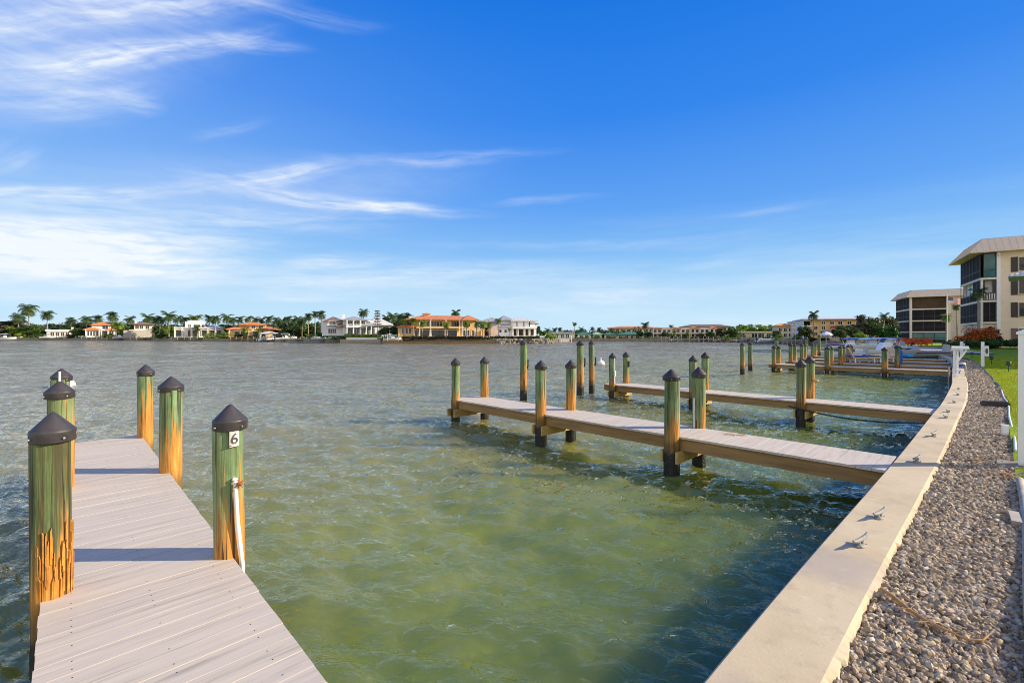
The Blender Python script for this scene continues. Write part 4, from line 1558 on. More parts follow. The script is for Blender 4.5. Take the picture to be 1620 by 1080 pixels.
for a in (790, 798): h.win(a, a + 3.6, 521.5, 526, 0, 'white', bars=0)
for a in (817, 828, 837): h.win(a, a + 1.6, 508.8, 516.5, 0, 'white', bars=0)
for a, b in ((811.5, 816.3), (819.5, 827), (830, 835), (838, 844)): h.loggia(a, b, 520.5, 530.2, 0, 'screen_brown')
for a in (810, 818, 828.6, 836.6, 846): h.col(a, 1.5, 517.5, 531.3, -1.4, 'white')
h.slab(809, 847, 517, 519.6, 'white', -1.9); h.slab(786, 864, 531.3, 534, 'white', -4, 0, 'terrace')
h = House('flat_roof_house', 890, 178, 'low white house with a flat grey roof behind a white picket jetty', 'house', 4)
h.wall(875, 908, 527, 537, 'stucco_white'); h.flat(872, 909, 525, 527.2, 'roof_metal')
for a in (879, 887, 895): h.win(a, a + 5, 528.8, 534)
h = House('green_roof_cottage', 924, 186, 'white cottage with a dark green roof left of the pale green roof', 'cottage', 4)
h.wall(914, 935, 528, 538, 'stucco_white'); h.roof(910.5, 937.5, 529, 524.8, 'roof_green')
for a in (917, 926): h.win(a, a + 5, 530.5, 535)
h = House('pale_green_roof_cottage', 945, 186, 'cottage with a pale mint-green roof between the two dark green roofs', 'cottage', 4)
h.wall(938, 952, 528.5, 538, 'stucco_white'); h.roof(936.5, 954, 529, 525, 'roof_pale_green')
h.win(941, 948, 530.5, 535)
h = House('green_roof_house', 986, 184, 'long pink-white house under a long dark green roof', 'house', 4)
h.wall(956, 1015, 528.6, 538.5, 'stucco_pink'); h.roof(954, 975, 529.4, 525.6, 'roof_green'); h.roof(975, 1017, 529.4, 524.6, 'roof_green', -1, 9)
for a in (959, 967, 979, 988): h.win(a, a + 5.5, 531, 536.5)
h.win(998, 1001.5, 531, 538, name='door'); h.win(1006, 1011, 531.5, 535.5, frame='white')
h = House('terracotta_apartment_block', 1001, 215, 'cream three-storey apartment block with a long terracotta roof behind green roofs', 'apartment block', 2)
h.wall(962, 1041, 518.5, 536, 'stucco_cream', 0, 12); h.roof(960, 1043, 519.2, 515.4, 'roof_terracotta', -1, 13)
for a in range(965, 1036, 9): h.win(a, a + 5.5, 521, 525)
h = House('cream_townhouses', 1085, 170, 'row of cream townhouses with dark loggias and small terracotta roofs', 'townhouses', 4)
h.wall(1032, 1137, 519, 541, 'stucco_cream', 0, 10)
for i, a in enumerate(range(1032, 1132, 15)):
    if i % 2 == 0:
        h.roof(a - 1, a + 15.5, 519.5, 516.4, 'roof_terracotta', -.6, 10.6)
    else:
        h.box('parapet', a, a + 14.5, 518, 519, 'stucco_pink', 0, .5)
    for b in (1.6, 8.6):
        h.win(a + b, a + b + 4.4, 521.4, 525.6, bars=0)
        h.loggia(a + b, a + b + 4.6, 528, 532.4, 0, 'screen_brown')
        h.loggia(a + b, a + b + 4.6, 535, 540, 0, 'screen_brown')
    h.slab(a + .5, a + 14.2, 526.6, 527.8, 'trim', -1); h.slab(a + .5, a + 14.2, 533.2, 534.4, 'trim', -1.1)
    h.col(a + .7, 1.0, 519.6, 540, -.9)
h = House('brown_roof_block', 1116, 235, 'long brown-roofed block just showing behind the cream townhouses', 'apartment block', 2)
h.wall(1078, 1156, 516.5, 536, 'stucco_beige', 0, 10); h.roof(1074, 1159, 517.3, 512.6, 'roof_brown', -1, 11)
for a in range(1082, 1150, 12): h.win(a, a + 6, 518.5, 523)
h = House('beige_bungalow', 1196, 157, 'low beige bungalow under the bright green mangroves', 'bungalow', 3)
h.wall(1168, 1224, 526, 537, 'stucco_beige'); h.flat(1166, 1226, 524, 526.2, 'stucco_cream')
for a, b in ((1171, 1178), (1189, 1198), (1199.5, 1209), (1213, 1219)): h.win(a, b, 527.6, 534, frame='white')
h = House('orange_roof_house', 1242, 137, 'cream house with a bright orange roof left of the glass-fronted building', 'house', 5)
h.wall(1229, 1255, 515, 537, 'stucco_cream', 0, 8); h.roof(1227, 1257, 516, 511, 'roof_orange', -.8, 8.8, 2)
for a in (1232, 1240, 1248): h.win(a, a + 4.5, 519, 524); h.win(a, a + 4.5, 527.5, 533)
h = House('glass_front_building', 1262, 133, 'small building with a tall blue-grey glass front beside the yellow condominium', 'building', 5)
h.wall(1254, 1271, 509.5, 537, 'stucco_white', 0, 8); h.flat(1253, 1272, 508, 509.8, 'roof_metal', -1.2, 9)
for a in (511.5, 520, 528.5): h.loggia(1256, 1269, a, a + 6.2)
for a in (517.8, 526.4): h.slab(1254, 1271, a, a + 1.4, 'white', -1.2)

h = House('yellow_condominium', 1335, 113, 'yellow three-storey condominium with a pale grey metal roof', 'condominium', 8)
h.wall(1281, 1393, 504.8, 541, 'stucco_yellow', 0, 12); h.roof(1266, 1394, 505.5, 498.8, 'roof_metal', -1.2, 13, 3)
for yt in (507.5, 517.2, 527): h.loggia(1269, 1280.5, yt, yt + 6.4, .4, 'screen')
h.wall(1268.5, 1281, 504.9, 541, 'stucco_white', .5, 11)
for yt in (514.4, 524, 533.6): h.slab(1267.5, 1282, yt, yt + 1.6, 'white', -1)
for a in (1299, 1313, 1326, 1340.5, 1354, 1367, 1380):
    for yt in (508, 516, 526):
        h.win(a, a + 6.2, yt, yt + 5.2, 0, 'white')
    h.slab(a - 1.2, a + 7.4, 513.4, 514.2, 'trim', -.5); h.slab(a - 1.2, a + 7.4, 521.6, 522.4, 'trim', -.5)
for yt in (515.5, 525): h.win(1287, 1292.5, yt, yt + 5.5, 0, 'white')
m = MB()
for (a, b, y0, y1) in ((1312, 1322, 517, 520.5), (1320, 1334, 514.5, 518)):
    m.add([(h.X(a), -2.2, h.Z(y1)), (h.X(b), -2.2, h.Z(y1)), (h.X(b), -.01, h.Z(y0)), (h.X(a), -.01, h.Z(y0)), (h.X(a), -2.2, h.Z(y1) - .25), (h.X(b), -2.2, h.Z(y1) - .25)], [(0, 1, 2, 3), (4, 5, 1, 0), (0, 3, 4), (1, 5, 2)])
m.build('awning', M['orange_awning'], h.root)
h = House('pink_pavilion', 1321, 104, 'low pink pavilion with arched windows in front of the yellow condominium', 'pavilion', 8)
h.wall(1312, 1331, 522, 541, 'stucco_pink', 0, 5); h.flat(1311, 1332, 520.6, 522, 'trim', -.5, 5.5)
for a in (1316, 1321.5): h.win(a, a + 3.4, 527.5, 534, 0, 'white')

# ---------------------------------------------------------------- palms and trees of the far shore
for row in [
    (45, 488, 533, 28, 232, 'tall dark palm at the left end of the far shore, behind the brown-roofed house'),
    (29, 501, 533, 22, 240, 'shorter dark palm left of the tall one on the far left shore'),
    (75, 497, 534, 22, 222, 'palm with a pale leaning trunk left of the flat white house'),
    (137, 505, 533, 20, 236, 'palm just behind the left roof edge of the orange-roofed villa'),
    (155, 504, 533, 20, 240, 'palm behind the middle of the orange-roofed villa'),
    (178, 499, 533, 22, 232, 'tall bushy palm behind the right corner of the orange-roofed villa'),
    (234, 502, 533, 22, 232, 'palm behind the cream house, right of its chimney'),
    (253, 505, 534, 20, 205, 'palm at the right wall of the cream house'),
    (267, 499, 534, 24, 203, 'tallest palm between the cream house and the parapet house'),
    (292, 505, 533, 18, 222, 'palm showing over the left wing of the parapet house'),
    (341, 504, 533, 20, 193, 'palm in front of the right wing of the parapet house'),
    (359, 502, 533, 22, 200, 'palm between the parapet house and the golden villa'),
    (380, 504, 533, 15, 200, 'left one of two palms above the golden villa roof'),
    (392.5, 504, 533, 15, 201, 'right one of two palms above the golden villa roof'),
    (414, 506, 533, 15, 205, 'small palm behind the right end of the golden villa'),
    (425.5, 504, 533, 18, 203, 'larger palm behind the right end of the golden villa'),
    (447, 508, 535, 22, 178, 'palm above the boathouse, right of its roof'),
    (465, 507, 535, 15, 175, 'thin palm left of the dark trees beside the grey-white mansion'),
    (478, 507, 536, 18, 168, 'palm in the dark trees, left of the pair with tall bare trunks'),
    (488, 500, 537, 18, 160, 'palm with a tall bare trunk left of the grey-white mansion'),
    (498.5, 496, 537, 15, 158, 'middle palm of the three tall ones left of the grey-white mansion'),
    (508, 497, 538, 20, 156, 'tallest palm close by the left wing of the grey-white mansion'),
    (575, 494, 532, 19, 160, 'palm crown rising behind the ridge of the grey-white mansion'),
    (621, 500, 534, 22, 150, 'palm between the grey-white mansion and the yellow mansion'),
    (643, 502, 534, 24, 152, 'wide palm behind the left wing of the yellow mansion'),
    (721, 495, 531, 20, 158, 'palm tips showing over the terracotta ridge of the yellow mansion'),
    (866, 522, 538, 11, 190, 'tiny palm left of the pair by the low white jetty house'),
    (878, 521, 538, 11, 192, 'left tiny palm behind the low white jetty house'),
    (886, 521, 538, 11, 194, 'right tiny palm behind the low white jetty house'),
    (909, 512, 538, 9, 182, 'tall thin palm left of the dark green cottage roof'),
    (919.5, 520, 538, 10, 196, 'small palm behind the dark green cottage roof'),
    (937, 519.5, 538, 9, 196, 'small palm behind the gap between the two cottages'),
    (948, 520.5, 538, 10, 196, 'small palm behind the pale green cottage roof'),
    (1021, 513.5, 540, 16, 176, 'tall palm between the long green roof and the cream townhouses'),
    (112, 507, 533, 18, 240, 'low dark palm behind the green tree left of the orange-roofed villa'),
    (206, 505, 533, 18, 240, 'palm left of the chimney of the cream house'),
    (246, 507, 533, 17, 226, 'low palm tucked behind the right roof edge of the cream house'),
    (281, 504, 533, 18, 228, 'dark palm left of the stepped parapet'),
    (331, 503, 533, 18, 222, 'palm right of the stepped parapet, behind the grey roof'),
    (369, 506, 533, 16, 214, 'dark palm at the left roof corner of the golden villa'),
    (404, 505, 533, 16, 216, 'palm over the right half of the golden villa ridge'),
    (437, 507, 533, 18, 206, 'dark palm just left of the boathouse palm'),
    (456, 505, 536, 18, 182, 'tall palm over the big dark tree right of the boathouse'),
    (471, 504, 536, 17, 178, 'palm rising from the middle of the dark tree mass'),
    (611, 503, 534, 20, 152, 'palm behind the right end of the grey-white mansion roof'),
    (632, 501, 534, 20, 158, 'tall palm in the gap between the two biggest mansions'),
    (1062, 516, 538, 9, 200, 'small palm poking above the cream townhouses'),
    (1287, 498, 541, 19, 109, 'tallest palm of the right shore, before the yellow condominium'),
    (1302, 527, 541, 9, 106, 'small palm beside the white umbrella'),
    (1399, 499, 541, 15, 100, 'tall palm standing in the dark trees left of the second condominium'),
]:
    palm(*row, hs=1.0 if row[0] != 1287 else 1.25)
for row in [
    (185, 514, 534, 24, 209, 'bright palm in front of the right end of the orange-roofed villa'),
    (309, 504, 533, 26, 224, 'broad bright palm behind the parapet house roof'),
    (262, 522, 534, 14, 202, 'low bright palm in the garden right of the cream house'),
    (291, 520, 533, 12, 194, 'left small palm before the parapet house'),
    (312, 518, 533, 12, 194, 'right small palm before the parapet house'),
    (388, 521, 533, 16, 176, 'left low palm before the golden villa'),
    (410, 522, 533, 14, 176, 'right low palm before the golden villa'),
    (654, 507, 533, 16, 127, 'palm before the upper left corner of the yellow mansion'),
    (638, 508, 534, 14, 127, 'palm before the low left wing of the yellow mansion'),
    (668, 510, 534, 18, 125, 'bright palm by the first column of the yellow mansion'),
    (706, 513, 534, 16, 125, 'bright palm before the middle balcony of the yellow mansion'),
    (738, 511, 534, 15, 125, 'left palm of the group before the right end of the yellow mansion'),
    (754, 511, 534, 15, 126, 'second palm of the group before the right end of the yellow mansion'),
    (764, 512, 534, 16, 125, 'third palm of the group before the right end of the yellow mansion'),
    (774, 512, 534, 15, 126, 'fourth palm, nearest the pink side wall of the white mansion'),
    (788.5, 507, 533, 13, 128, 'palm before the grey roof of the white mansion'),
    (806, 521, 533, 8, 128, 'small palm on the terrace of the white mansion'),
    (1068, 525, 541, 9, 166, 'left bright palm in front of the cream townhouses'),
    (1088, 526, 541, 9, 166, 'right bright palm in front of the cream townhouses'),
]:
    palm(*row, bright=True)
# norfolk pine
x, y = at(597, 130)
root = empty('norfolk_pine', (x, y, zat(536, 130)))
tag(root, 'slim tiered conifer before the right roof of the grey-white mansion', 'pine tree')
hh = zat(490.5, 130) - zat(536, 130)
MB().tube([(0, 0, 0), (0, 0, hh)], [.16, .03], 8).build('trunk', M['trunk'], root)
r = np.random.default_rng(8)
cs, rs = [], []
for k in range(11):
    z = hh * (.42 + .055 * k)
    w = 1.5 * (1 - .045 * k) * (.75 if k % 2 else 1)
    for a in range(5):
        t = a * 1.257 + k
        cs.append((math.cos(t) * w * .6, math.sin(t) * w * .6, z)); rs.append((w * .45, w * .45, .14))
q = leaf_quads(r, np.array(cs), np.array(rs), 1500, .12)
link('crown', np_mesh('crown', q[0], q[1], M['leaf_olive'], q[2]), root)

for row in [
    (14, 504, 527, 50, 245, 'broad dark tree at the extreme left of the far shore', 'leaf_olive'),
    (48, 512, 533, 34, 226, 'yellow-green tree below the tall palm on the left', 'leaf_mid'),
    (22, 516, 534, 22, 226, 'small bright tree before the brown-roofed house', 'leaf_bright'),
    (60, 518, 534, 26, 224, 'green tree between the tall palm and the leaning palm', 'leaf_mid'),
    (94, 511, 528, 42, 240, 'wide olive tree behind the flat white house', 'leaf_olive'),
    (122, 517, 534, 22, 216, 'round green tree left of the orange-roofed villa', 'leaf_mid'),
    (130, 509, 527, 24, 242, 'dark tree behind the left of the orange-roofed villa', 'leaf_dark'),
    (166, 507, 524, 30, 246, 'dark tree mass behind the ridge of the orange-roofed villa', 'leaf_dark'),
    (203, 510, 530, 26, 240, 'dark tree left of the cream house roof', 'leaf_dark'),
    (254, 512, 534, 26, 214, 'dense dark tree right of the cream house', 'leaf_dark'),
    (279, 511, 530, 30, 222, 'dark tree behind the left of the parapet house', 'leaf_dark'),
    (352, 510, 530, 22, 215, 'dark tree behind the gap beside the parapet house', 'leaf_dark'),
    (436, 512, 530, 26, 205, 'dark tree behind the right roof of the golden villa', 'leaf_dark'),
    (460, 510, 536, 34, 180, 'big dark tree right of the boathouse', 'leaf_dark'),
    (484, 508, 537, 38, 172, 'wide green tree behind the tall bare palms', 'leaf_mid'),
    (505, 516, 537, 22, 164, 'dark tree at the foot of the tallest bare palm', 'leaf_dark'),
    (447, 523, 536, 18, 172, 'small dark tree right beside the boathouse', 'leaf_dark'),
    (608, 514, 536, 22, 131, 'dark green tree before the right wing of the grey-white mansion', 'leaf_dark'),
    (624, 513, 536, 20, 132, 'dark green tree left of the yellow low wing', 'leaf_dark'),
    (649, 503, 520, 34, 152, 'dark tree behind the left roof of the yellow mansion', 'leaf_dark'),
    (851, 513, 534, 10, 150, 'dark tree right of the white mansion', 'leaf_dark'),
    (1024, 524, 541, 18, 174, 'dark tree at the left end of the cream townhouses', 'leaf_dark'),
    (1052, 524, 541, 12, 165, 'first small tree before the cream townhouses', 'leaf_dark'),
    (1124, 523, 541, 17, 164, 'tree before the right end of the cream townhouses', 'leaf_dark'),
    (1141, 518, 541, 22, 161, 'tall grey-green tree right of the cream townhouses', 'leaf_olive'),
    (1158, 516, 541, 24, 158, 'tall green tree left of the beige bungalow', 'leaf_mid'),
    (1170, 512, 530, 24, 192, 'leftmost bright green mangrove behind the beige bungalow', 'leaf_bright'),
    (1188, 511.5, 530, 26, 196, 'second bright green mangrove behind the beige bungalow', 'leaf_bright'),
    (1206, 512, 530, 26, 194, 'third bright green mangrove behind the beige bungalow', 'leaf_bright'),
    (1221, 512.5, 530, 20, 192, 'rightmost bright green mangrove behind the beige bungalow', 'leaf_bright'),
    (1228, 520, 541, 14, 130, 'dark tree left of the bright orange roof', 'leaf_dark'),
    (1273, 514, 541, 22, 108, 'dark round tree at the left corner of the yellow condominium', 'leaf_dark'),
    (1337, 513, 541, 34, 98, 'dark tree right of the orange awning', 'leaf_dark'),
    (1364, 496, 528, 22, 104, 'tall round-crowned tree over the yellow condominium roof', 'leaf_olive'),
    (1368, 508, 541, 34, 99, 'wide olive tree below the round-crowned one', 'leaf_olive'),
    (1388, 508, 541, 28, 97, 'dark tree under the tall palm of the right shore', 'leaf_dark'),
    (1402, 499, 530, 26, 106, 'olive tree behind the tall palm of the right shore', 'leaf_olive'),
    (1414, 498, 530, 16, 118, 'yellow-green tree touching the second condominium', 'leaf_bright'),
    (1412, 513, 541, 22, 92, 'dark bushy tree at the foot of the second condominium', 'leaf_hedge'),
    (8, 514, 534, 26, 226, 'dark olive tree behind the left end of the brown-roofed house', 'leaf_olive'),
    (104, 515, 530, 24, 232, 'yellow-green tree behind the right of the flat white house', 'leaf_mid'),
    (150, 509, 525, 26, 244, 'green tree behind the ridge of the orange-roofed villa', 'leaf_mid'),
    (190, 511, 532, 22, 225, 'green tree right of the orange-roofed villa', 'leaf_mid'),
    (228, 508, 522, 26, 238, 'dark tree behind the brown roof of the cream house', 'leaf_dark'),
    (270, 512, 534, 22, 206, 'green tree below the tallest palm beside the cream house', 'leaf_mid'),
    (306, 506, 524, 30, 226, 'bright green tree behind the parapet house', 'leaf_mid'),
    (364, 511, 533, 20, 200, 'dark tree left of the golden villa', 'leaf_dark'),
    (400, 509, 522, 30, 206, 'green tree behind the golden villa roof', 'leaf_mid'),
    (425, 511, 528, 24, 200, 'dark green tree behind the right of the golden villa', 'leaf_dark'),
    (474, 510, 536, 26, 176, 'olive tree in the mass left of the tall bare palms', 'leaf_olive'),
    (632, 504, 522, 28, 158, 'dark tree behind the gap between the two biggest mansions', 'leaf_dark'),
    (776, 508, 530, 18, 150, 'dark tree behind the gap right of the yellow mansion', 'leaf_dark'),
    (858, 520, 538, 14, 150, 'green tree at the right end of the white mansion', 'leaf_mid'),
    (898, 521, 536, 18, 205, 'dark tree behind the low white jetty house', 'leaf_dark'),
    (918, 520, 534, 18, 210, 'dark tree behind the dark green cottage roof', 'leaf_dark'),
    (950, 521, 534, 18, 212, 'green tree behind the pale green cottage roof', 'leaf_mid'),
    (1012, 522, 541, 12, 178, 'dark tree at the right end of the long green roof', 'leaf_dark'),
    (1064, 526, 541, 10, 165, 'second small tree before the cream townhouses', 'leaf_mid'),
    (1085, 527, 541, 10, 165, 'third small tree before the cream townhouses', 'leaf_olive'),
    (1108, 525, 541, 12, 165, 'fourth small tree before the cream townhouses', 'leaf_mid'),
    (1330, 518, 541, 20, 96, 'low dark tree nearest the orange awning', 'leaf_dark'),
    (1376, 500, 536, 30, 104, 'wide dark tree rising between the round-crowned tree and the tall palm', 'leaf_dark'),
    (1355, 508, 538, 30, 103, 'olive-green tree left below the round-crowned tree', 'leaf_olive'),
    (1398, 514, 541, 26, 95, 'green tree at the foot of the tall palm of the right shore', 'leaf_hedge'),
    (1352, 516, 541, 20, 101, 'dark tree between the orange awning and the olive tree', 'leaf_dark'),
]:
    tree(*row)
for row in [
    (36, 523, 534, 18, 222, 'small bright bush below the tall far left palm', 'leaf_bright'),
    (63, 527, 535, 14, 220, 'low green bush by the leaning palm', 'leaf_mid'),
    (112, 528, 535, 14, 214, 'reddish-green bush by the flat white house', 'leaf_olive'),
    (172, 526, 535, 14, 208, 'bright bush before the dark door of the orange-roofed villa', 'leaf_mid'),
    (256, 526, 536, 22, 200, 'green bush right of the garden wall', 'leaf_mid'),
    (332, 526, 535, 20, 192, 'left bright bush before the parapet house', 'leaf_bright'),
    (353, 525, 535, 20, 190, 'right bright bush before the parapet house', 'leaf_bright'),
    (378, 527, 535, 12, 176, 'small dark bush before the golden villa', 'leaf_dark'),
    (872, 526, 540, 20, 140, 'left bright green bush at the rocky point', 'leaf_bright'),
    (866, 529, 541, 16, 134, 'right bright green bush at the rocky point', 'leaf_mid'),
    (945, 531, 539, 12, 180, 'pale bush below the mint-green roof', 'leaf_olive'),
    (969, 531, 539, 12, 179, 'olive bush before the long green roof', 'leaf_olive'),
    (1098, 531, 541, 10, 162, 'dark bush by the townhouse doors', 'leaf_dark'),
    (1080, 532, 541, 9, 162, 'small olive bush by the townhouse doors', 'leaf_olive'),
    (1111, 530, 541, 10, 162, 'rounder olive bush by the right townhouse doors', 'leaf_olive'),
    (1149, 533, 542, 18, 153, 'bright bush at the water edge right of the townhouses', 'leaf_bright'),
    (1232, 528, 540, 12, 128, 'bright bush below the bright orange roof', 'leaf_bright'),
    (1303, 533, 544, 22, 103, 'dark bush below the yellow condominium', 'leaf_dark'),
    (1362, 524, 537, 20, 90, 'bright yellow-green bush before the dark trees', 'leaf_bright'),
    (1336, 533, 543, 12, 90, 'green bush by the blue boat canopy', 'leaf_mid'),
    (1285, 533, 545, 14, 108, 'olive bush under the tallest palm', 'leaf_olive'),
]:
    tree(*row, name='bush', trunk=False, cat='bush')


def hedge(name, x0, x1, yt, yb, Yd, mat, label, depth=1.2):
    x, y = at((x0 + x1) / 2, Yd)
    w = (x1 - x0) / F * Yd
    zb = max(.95, zat(yb, Yd)); hgt = zat(yt, Yd) - zb
    nc = max(6, int(w / .8))
    r = np.random.default_rng(int(x0))
    c = np.stack([np.linspace(-w / 2, w / 2, nc), r.normal(0, depth * .15, nc), np.full(nc, hgt * .5) + r.normal(0, hgt * .05, nc)], 1)
    q = leaf_quads(r, c, np.tile(np.array([w / nc * 1.1, depth * .5, hgt * .5]), (nc, 1)), int(260 * nc), .12 + .0006 * Yd)
    o = link(name, np_mesh(name, q[0], q[1], M[mat], q[2]), None, (x, y, zb))
    tag(o, label, 'hedge')
    return o


hedge('hedge', 549, 598, 528, 534, 130.5, 'leaf_bright', 'bright clipped hedge on the white wall before the grey-white mansion')
hedge('hedge', 504, 538, 526, 533, 138, 'leaf_hedge', 'dark low hedge left of the grey-white mansion')
hedge('hedge', 640, 766, 531.5, 536, 126, 'leaf_olive', 'dry olive hedge below the terrace of the yellow mansion', .8)
hedge('hedge', 786, 850, 531.5, 535.5, 127.5, 'leaf_olive', 'thin hedge below the terrace of the white mansion', .8)
hedge('hedge', 1440, 1500, 538, 545, 108, 'leaf_hedge', 'low dark hedge at the foot of the second condominium', 1.2)

# garden walls, bulkheads
def low_wall(name, x0, x1, yt, yb, Yd, mat, label, cat, posts=0):
    a, b = at(x0, Yd), at(x1, Yd)
    z0 = zat(yb, Yd)
    m = MB().box(a[0], b[0], Yd, Yd + .35, z0, zat(yt, Yd))
    if posts:
        for i in range(posts):
            x = a[0] + (b[0] - a[0]) * (i + .5) / posts
            m.box(x - .10, x + .10, Yd - .16, Yd - .003, -.4, zat(yt, Yd) + .12)
    tag(m.build(name, M[mat]), label, cat)


low_wall('garden_wall', 548, 598, 533.6, 538, 130, 'stucco_white', 'long white garden wall under the bright clipped hedge', 'wall')
low_wall('bulkhead', 538, 602, 537.4, 543, 128, 'timber_grey', 'grey timber bulkhead with close vertical piles before the grey-white mansion', 'bulkhead', 22)
low_wall('bulkhead', 604, 790, 539.6, 544.5, 124.5, 'timber', 'brown bulkhead with spaced pale posts before the yellow mansion', 'bulkhead', 20)
low_wall('garden_wall', 655, 768, 533.6, 537.6, 126.6, 'garden_wall', 'stone planter wall below the yellow mansion', 'wall')

# riprap rocks
r = np.random.default_rng(31)
bv, bf = ico(1)
VV, FF, nv_ = [], [], 0
def rocks(x0, x1, y0, y1, n, s):
    global nv_
    for i in range(n):
        px = r.uniform(x0, x1)
        Yd = np.interp(px, [p[0] for p in SHORE], [p[1] for p in SHORE]) - r.uniform(.2, 2.6)
        x, y = at(px, Yd)
        z = r.uniform(-.1, .9) * (y1 - y0)
        sc = s * r.uniform(.5, 1.3)
        VV.append(bv * (1 + r.normal(0, .12, (len(bv), 1))) * sc * np.array([1.2, 1, .75]) + np.array([x, y, z])); FF.append(bf + nv_); nv_ += len(bv)
rocks(786, 884, 0, 1.3, 320, .5); rocks(1040, 1172, 0, .8, 200, .45); rocks(1172, 1330, 0, .9, 330, .42)
tag(link('riprap', np_mesh('riprap', np.concatenate(VV), np.concatenate(FF), M['riprap'])), 'grey riprap rocks piled along the far shore', 'rocks', kind='stuff')
# distant woods
r = np.random.default_rng(5)
nc = 620
pxs = np.concatenate([r.uniform(-120, 560, 330), r.uniform(560, 1480, 290)])
Yd = r.uniform(255, 330, nc)
cx = (pxs - CX) / F * Yd
ht = np.interp(pxs, [-120, 0, 60, 110, 190, 330, 520, 700, 850, 900, 1180, 1300, 1480], [509, 509, 510, 507, 508, 512, 512, 512, 519, 523, 520, 512, 510])
top = ZC + (HY - ht) / F * Yd
c = np.stack([cx, Yd, 1 + (top - 2.2) * r.uniform(.25, .9, nc)], 1)
rad_ = np.tile(np.array([3.2, 3.2, 2.0]), (nc, 1)) * r.uniform(.6, 1.2, (nc, 1))
# nearer belt right behind the gardens
n2 = 640
px2 = np.concatenate([r.uniform(-60, 545, 470), r.uniform(600, 660, 30), r.uniform(760, 800, 20), r.uniform(900, 1180, 120)])
Y2 = np.interp(px2, [p[0] for p in SHORE], [p[1] for p in SHORE]) + r.uniform(19, 34, n2)
h2 = np.interp(px2, [-60, 60, 200, 330, 460, 545, 640, 800, 900, 1180], [509, 510.5, 510.5, 511, 509, 507, 505, 510, 521.5, 519]) + 2.5 * np.sin(px2 * .21) + r.normal(0, 1.5, n2)
t2 = ZC + (HY - h2) / F * Y2
c = np.concatenate([c, np.stack([(px2 - CX) / F * Y2, Y2, 1 + (t2 - 2.0) * r.uniform(.2, .92, n2)], 1)])
rad_ = np.concatenate([rad_, np.tile(np.array([2.2, 2.0, 1.5]), (n2, 1)) * r.uniform(.6, 1.2, (n2, 1))])
q = leaf_quads(r, c, rad_, 90000, .38)
# garden undergrowth along the far seawalls
n3 = 520
r3 = np.random.default_rng(15)
px3 = np.concatenate([r3.uniform(-40, 545, 330), r3.uniform(600, 660, 20), r3.uniform(900, 1300, 170)])
Y3 = np.interp(px3, [p[0] for p in SHORE], [p[1] for p in SHORE]) + r3.uniform(.8, 3.5, n3)
hh3 = r3.uniform(.3, 1.3, n3) * (1 + .8 * np.sin(px3 * .13))
c3 = np.stack([(px3 - CX) / F * Y3, Y3, 1.0 + hh3 * .5], 1)
q3 = leaf_quads(r3, c3, np.stack([r3.uniform(.7, 1.6, n3), np.full(n3, .7), hh3 * .6 + .1], 1), 16000, .20)
tag(link('undergrowth', np_mesh('undergrowth', q3[0], q3[1], M['leaf_mid'], q3[2])), 'low mixed garden plants along the top of the far seawalls', 'garden plants', kind='stuff')
tag(link('distant_woods', np_mesh('distant_woods', q[0], q[1], M['leaf_far'], q[2])), 'distant line of dark trees behind the houses across the bay', 'woods', kind='stuff')

# ---------------------------------------------------------------- condominiums on the right
class Frame:
    """local frame: origin at the near corner, +x along the front facade, +y along the water facade (away), z up from the water level"""
    def __init__(self, name, corner, ang, label, cat):
        self.root = empty(name, (*corner, 0), 0)
        d1 = np.array((math.sin(ang), math.cos(ang)))          # along the water facade
        self.root.rotation_euler = (0, 0, math.atan2(d1[1], d1[0]) - math.pi / 2)
        tag(self.root, label, cat, 'condominiums on the right shore')

    def box(self, name, x0, x1, y0, y1, z0, z1, mat, parent=None):
        return MB().box(x0, x1, y0, y1, z0, z1).build(name, M[mat], parent or self.root)


def mansard(fr, x0, x1, y0, y1, z0, z1, over, inset, mat='roof_tan'):
    """overhanging mansard: sloping skirt, fascia, flat top, standing seams"""
    a, b, c, d = x0 - over, x1 + over, y0 - over, y1 + over
    m = MB()
    lo = [(a, c), (b, c), (b, d), (a, d)]
    hi = [(a + inset, c + inset), (b - inset, c + inset), (b - inset, d - inset), (a + inset, d - inset)]
    f = .16
    m.add([(*p, z0) for p in lo] + [(*p, z0 + f) for p in lo] + [(*p, z1) for p in hi],
          [(3, 2, 1, 0)] + [(i, (i + 1) % 4, (i + 1) % 4 + 4, i + 4) for i in range(4)] + [(i + 4, (i + 1) % 4 + 4, (i + 1) % 4 + 8, i + 8) for i in range(4)] + [(8, 9, 10, 11)])
    for i in range(4):
        p, q = np.array(lo[i]), np.array(lo[(i + 1) % 4])
        ph, qh = np.array(hi[i]), np.array(hi[(i + 1) % 4])
        L = np.hypot(*(q - p))
        n = int(L / .62)
        for k in range(1, n):
            t = k / n
            s = p + (q - p) * t
            # seam stays straight up the slope
            tt = np.clip(t, inset / L, 1 - inset / L)
            e = ph + (qh - ph) * ((tt * L - inset) / (L - 2 * inset))
            fr_ = 1.0 if inset / L <= t <= 1 - inset / L else min(t, 1 - t) * L / inset
            e = s + (e - s) * 1.0 if fr_ == 1.0 else s + (ph + (np.array(ph) * 0) - s) * 0 + (hi_pt(lo[i], lo[(i + 1) % 4], hi[i], hi[(i + 1) % 4], t, fr_) - s)
            zt_ = z0 + f + (z1 - z0 - f) * fr_
            m.beam((*s, z0 + f + .02), (*e, zt_ + .02), .028, .04)
    r = m.build('roof', M[mat], fr.root)
    MB().box(a + inset, b - inset, c + inset, d - inset, z1 + .003, z1 + .12).build('roof_cap', M['roof_metal'], r)
    return r


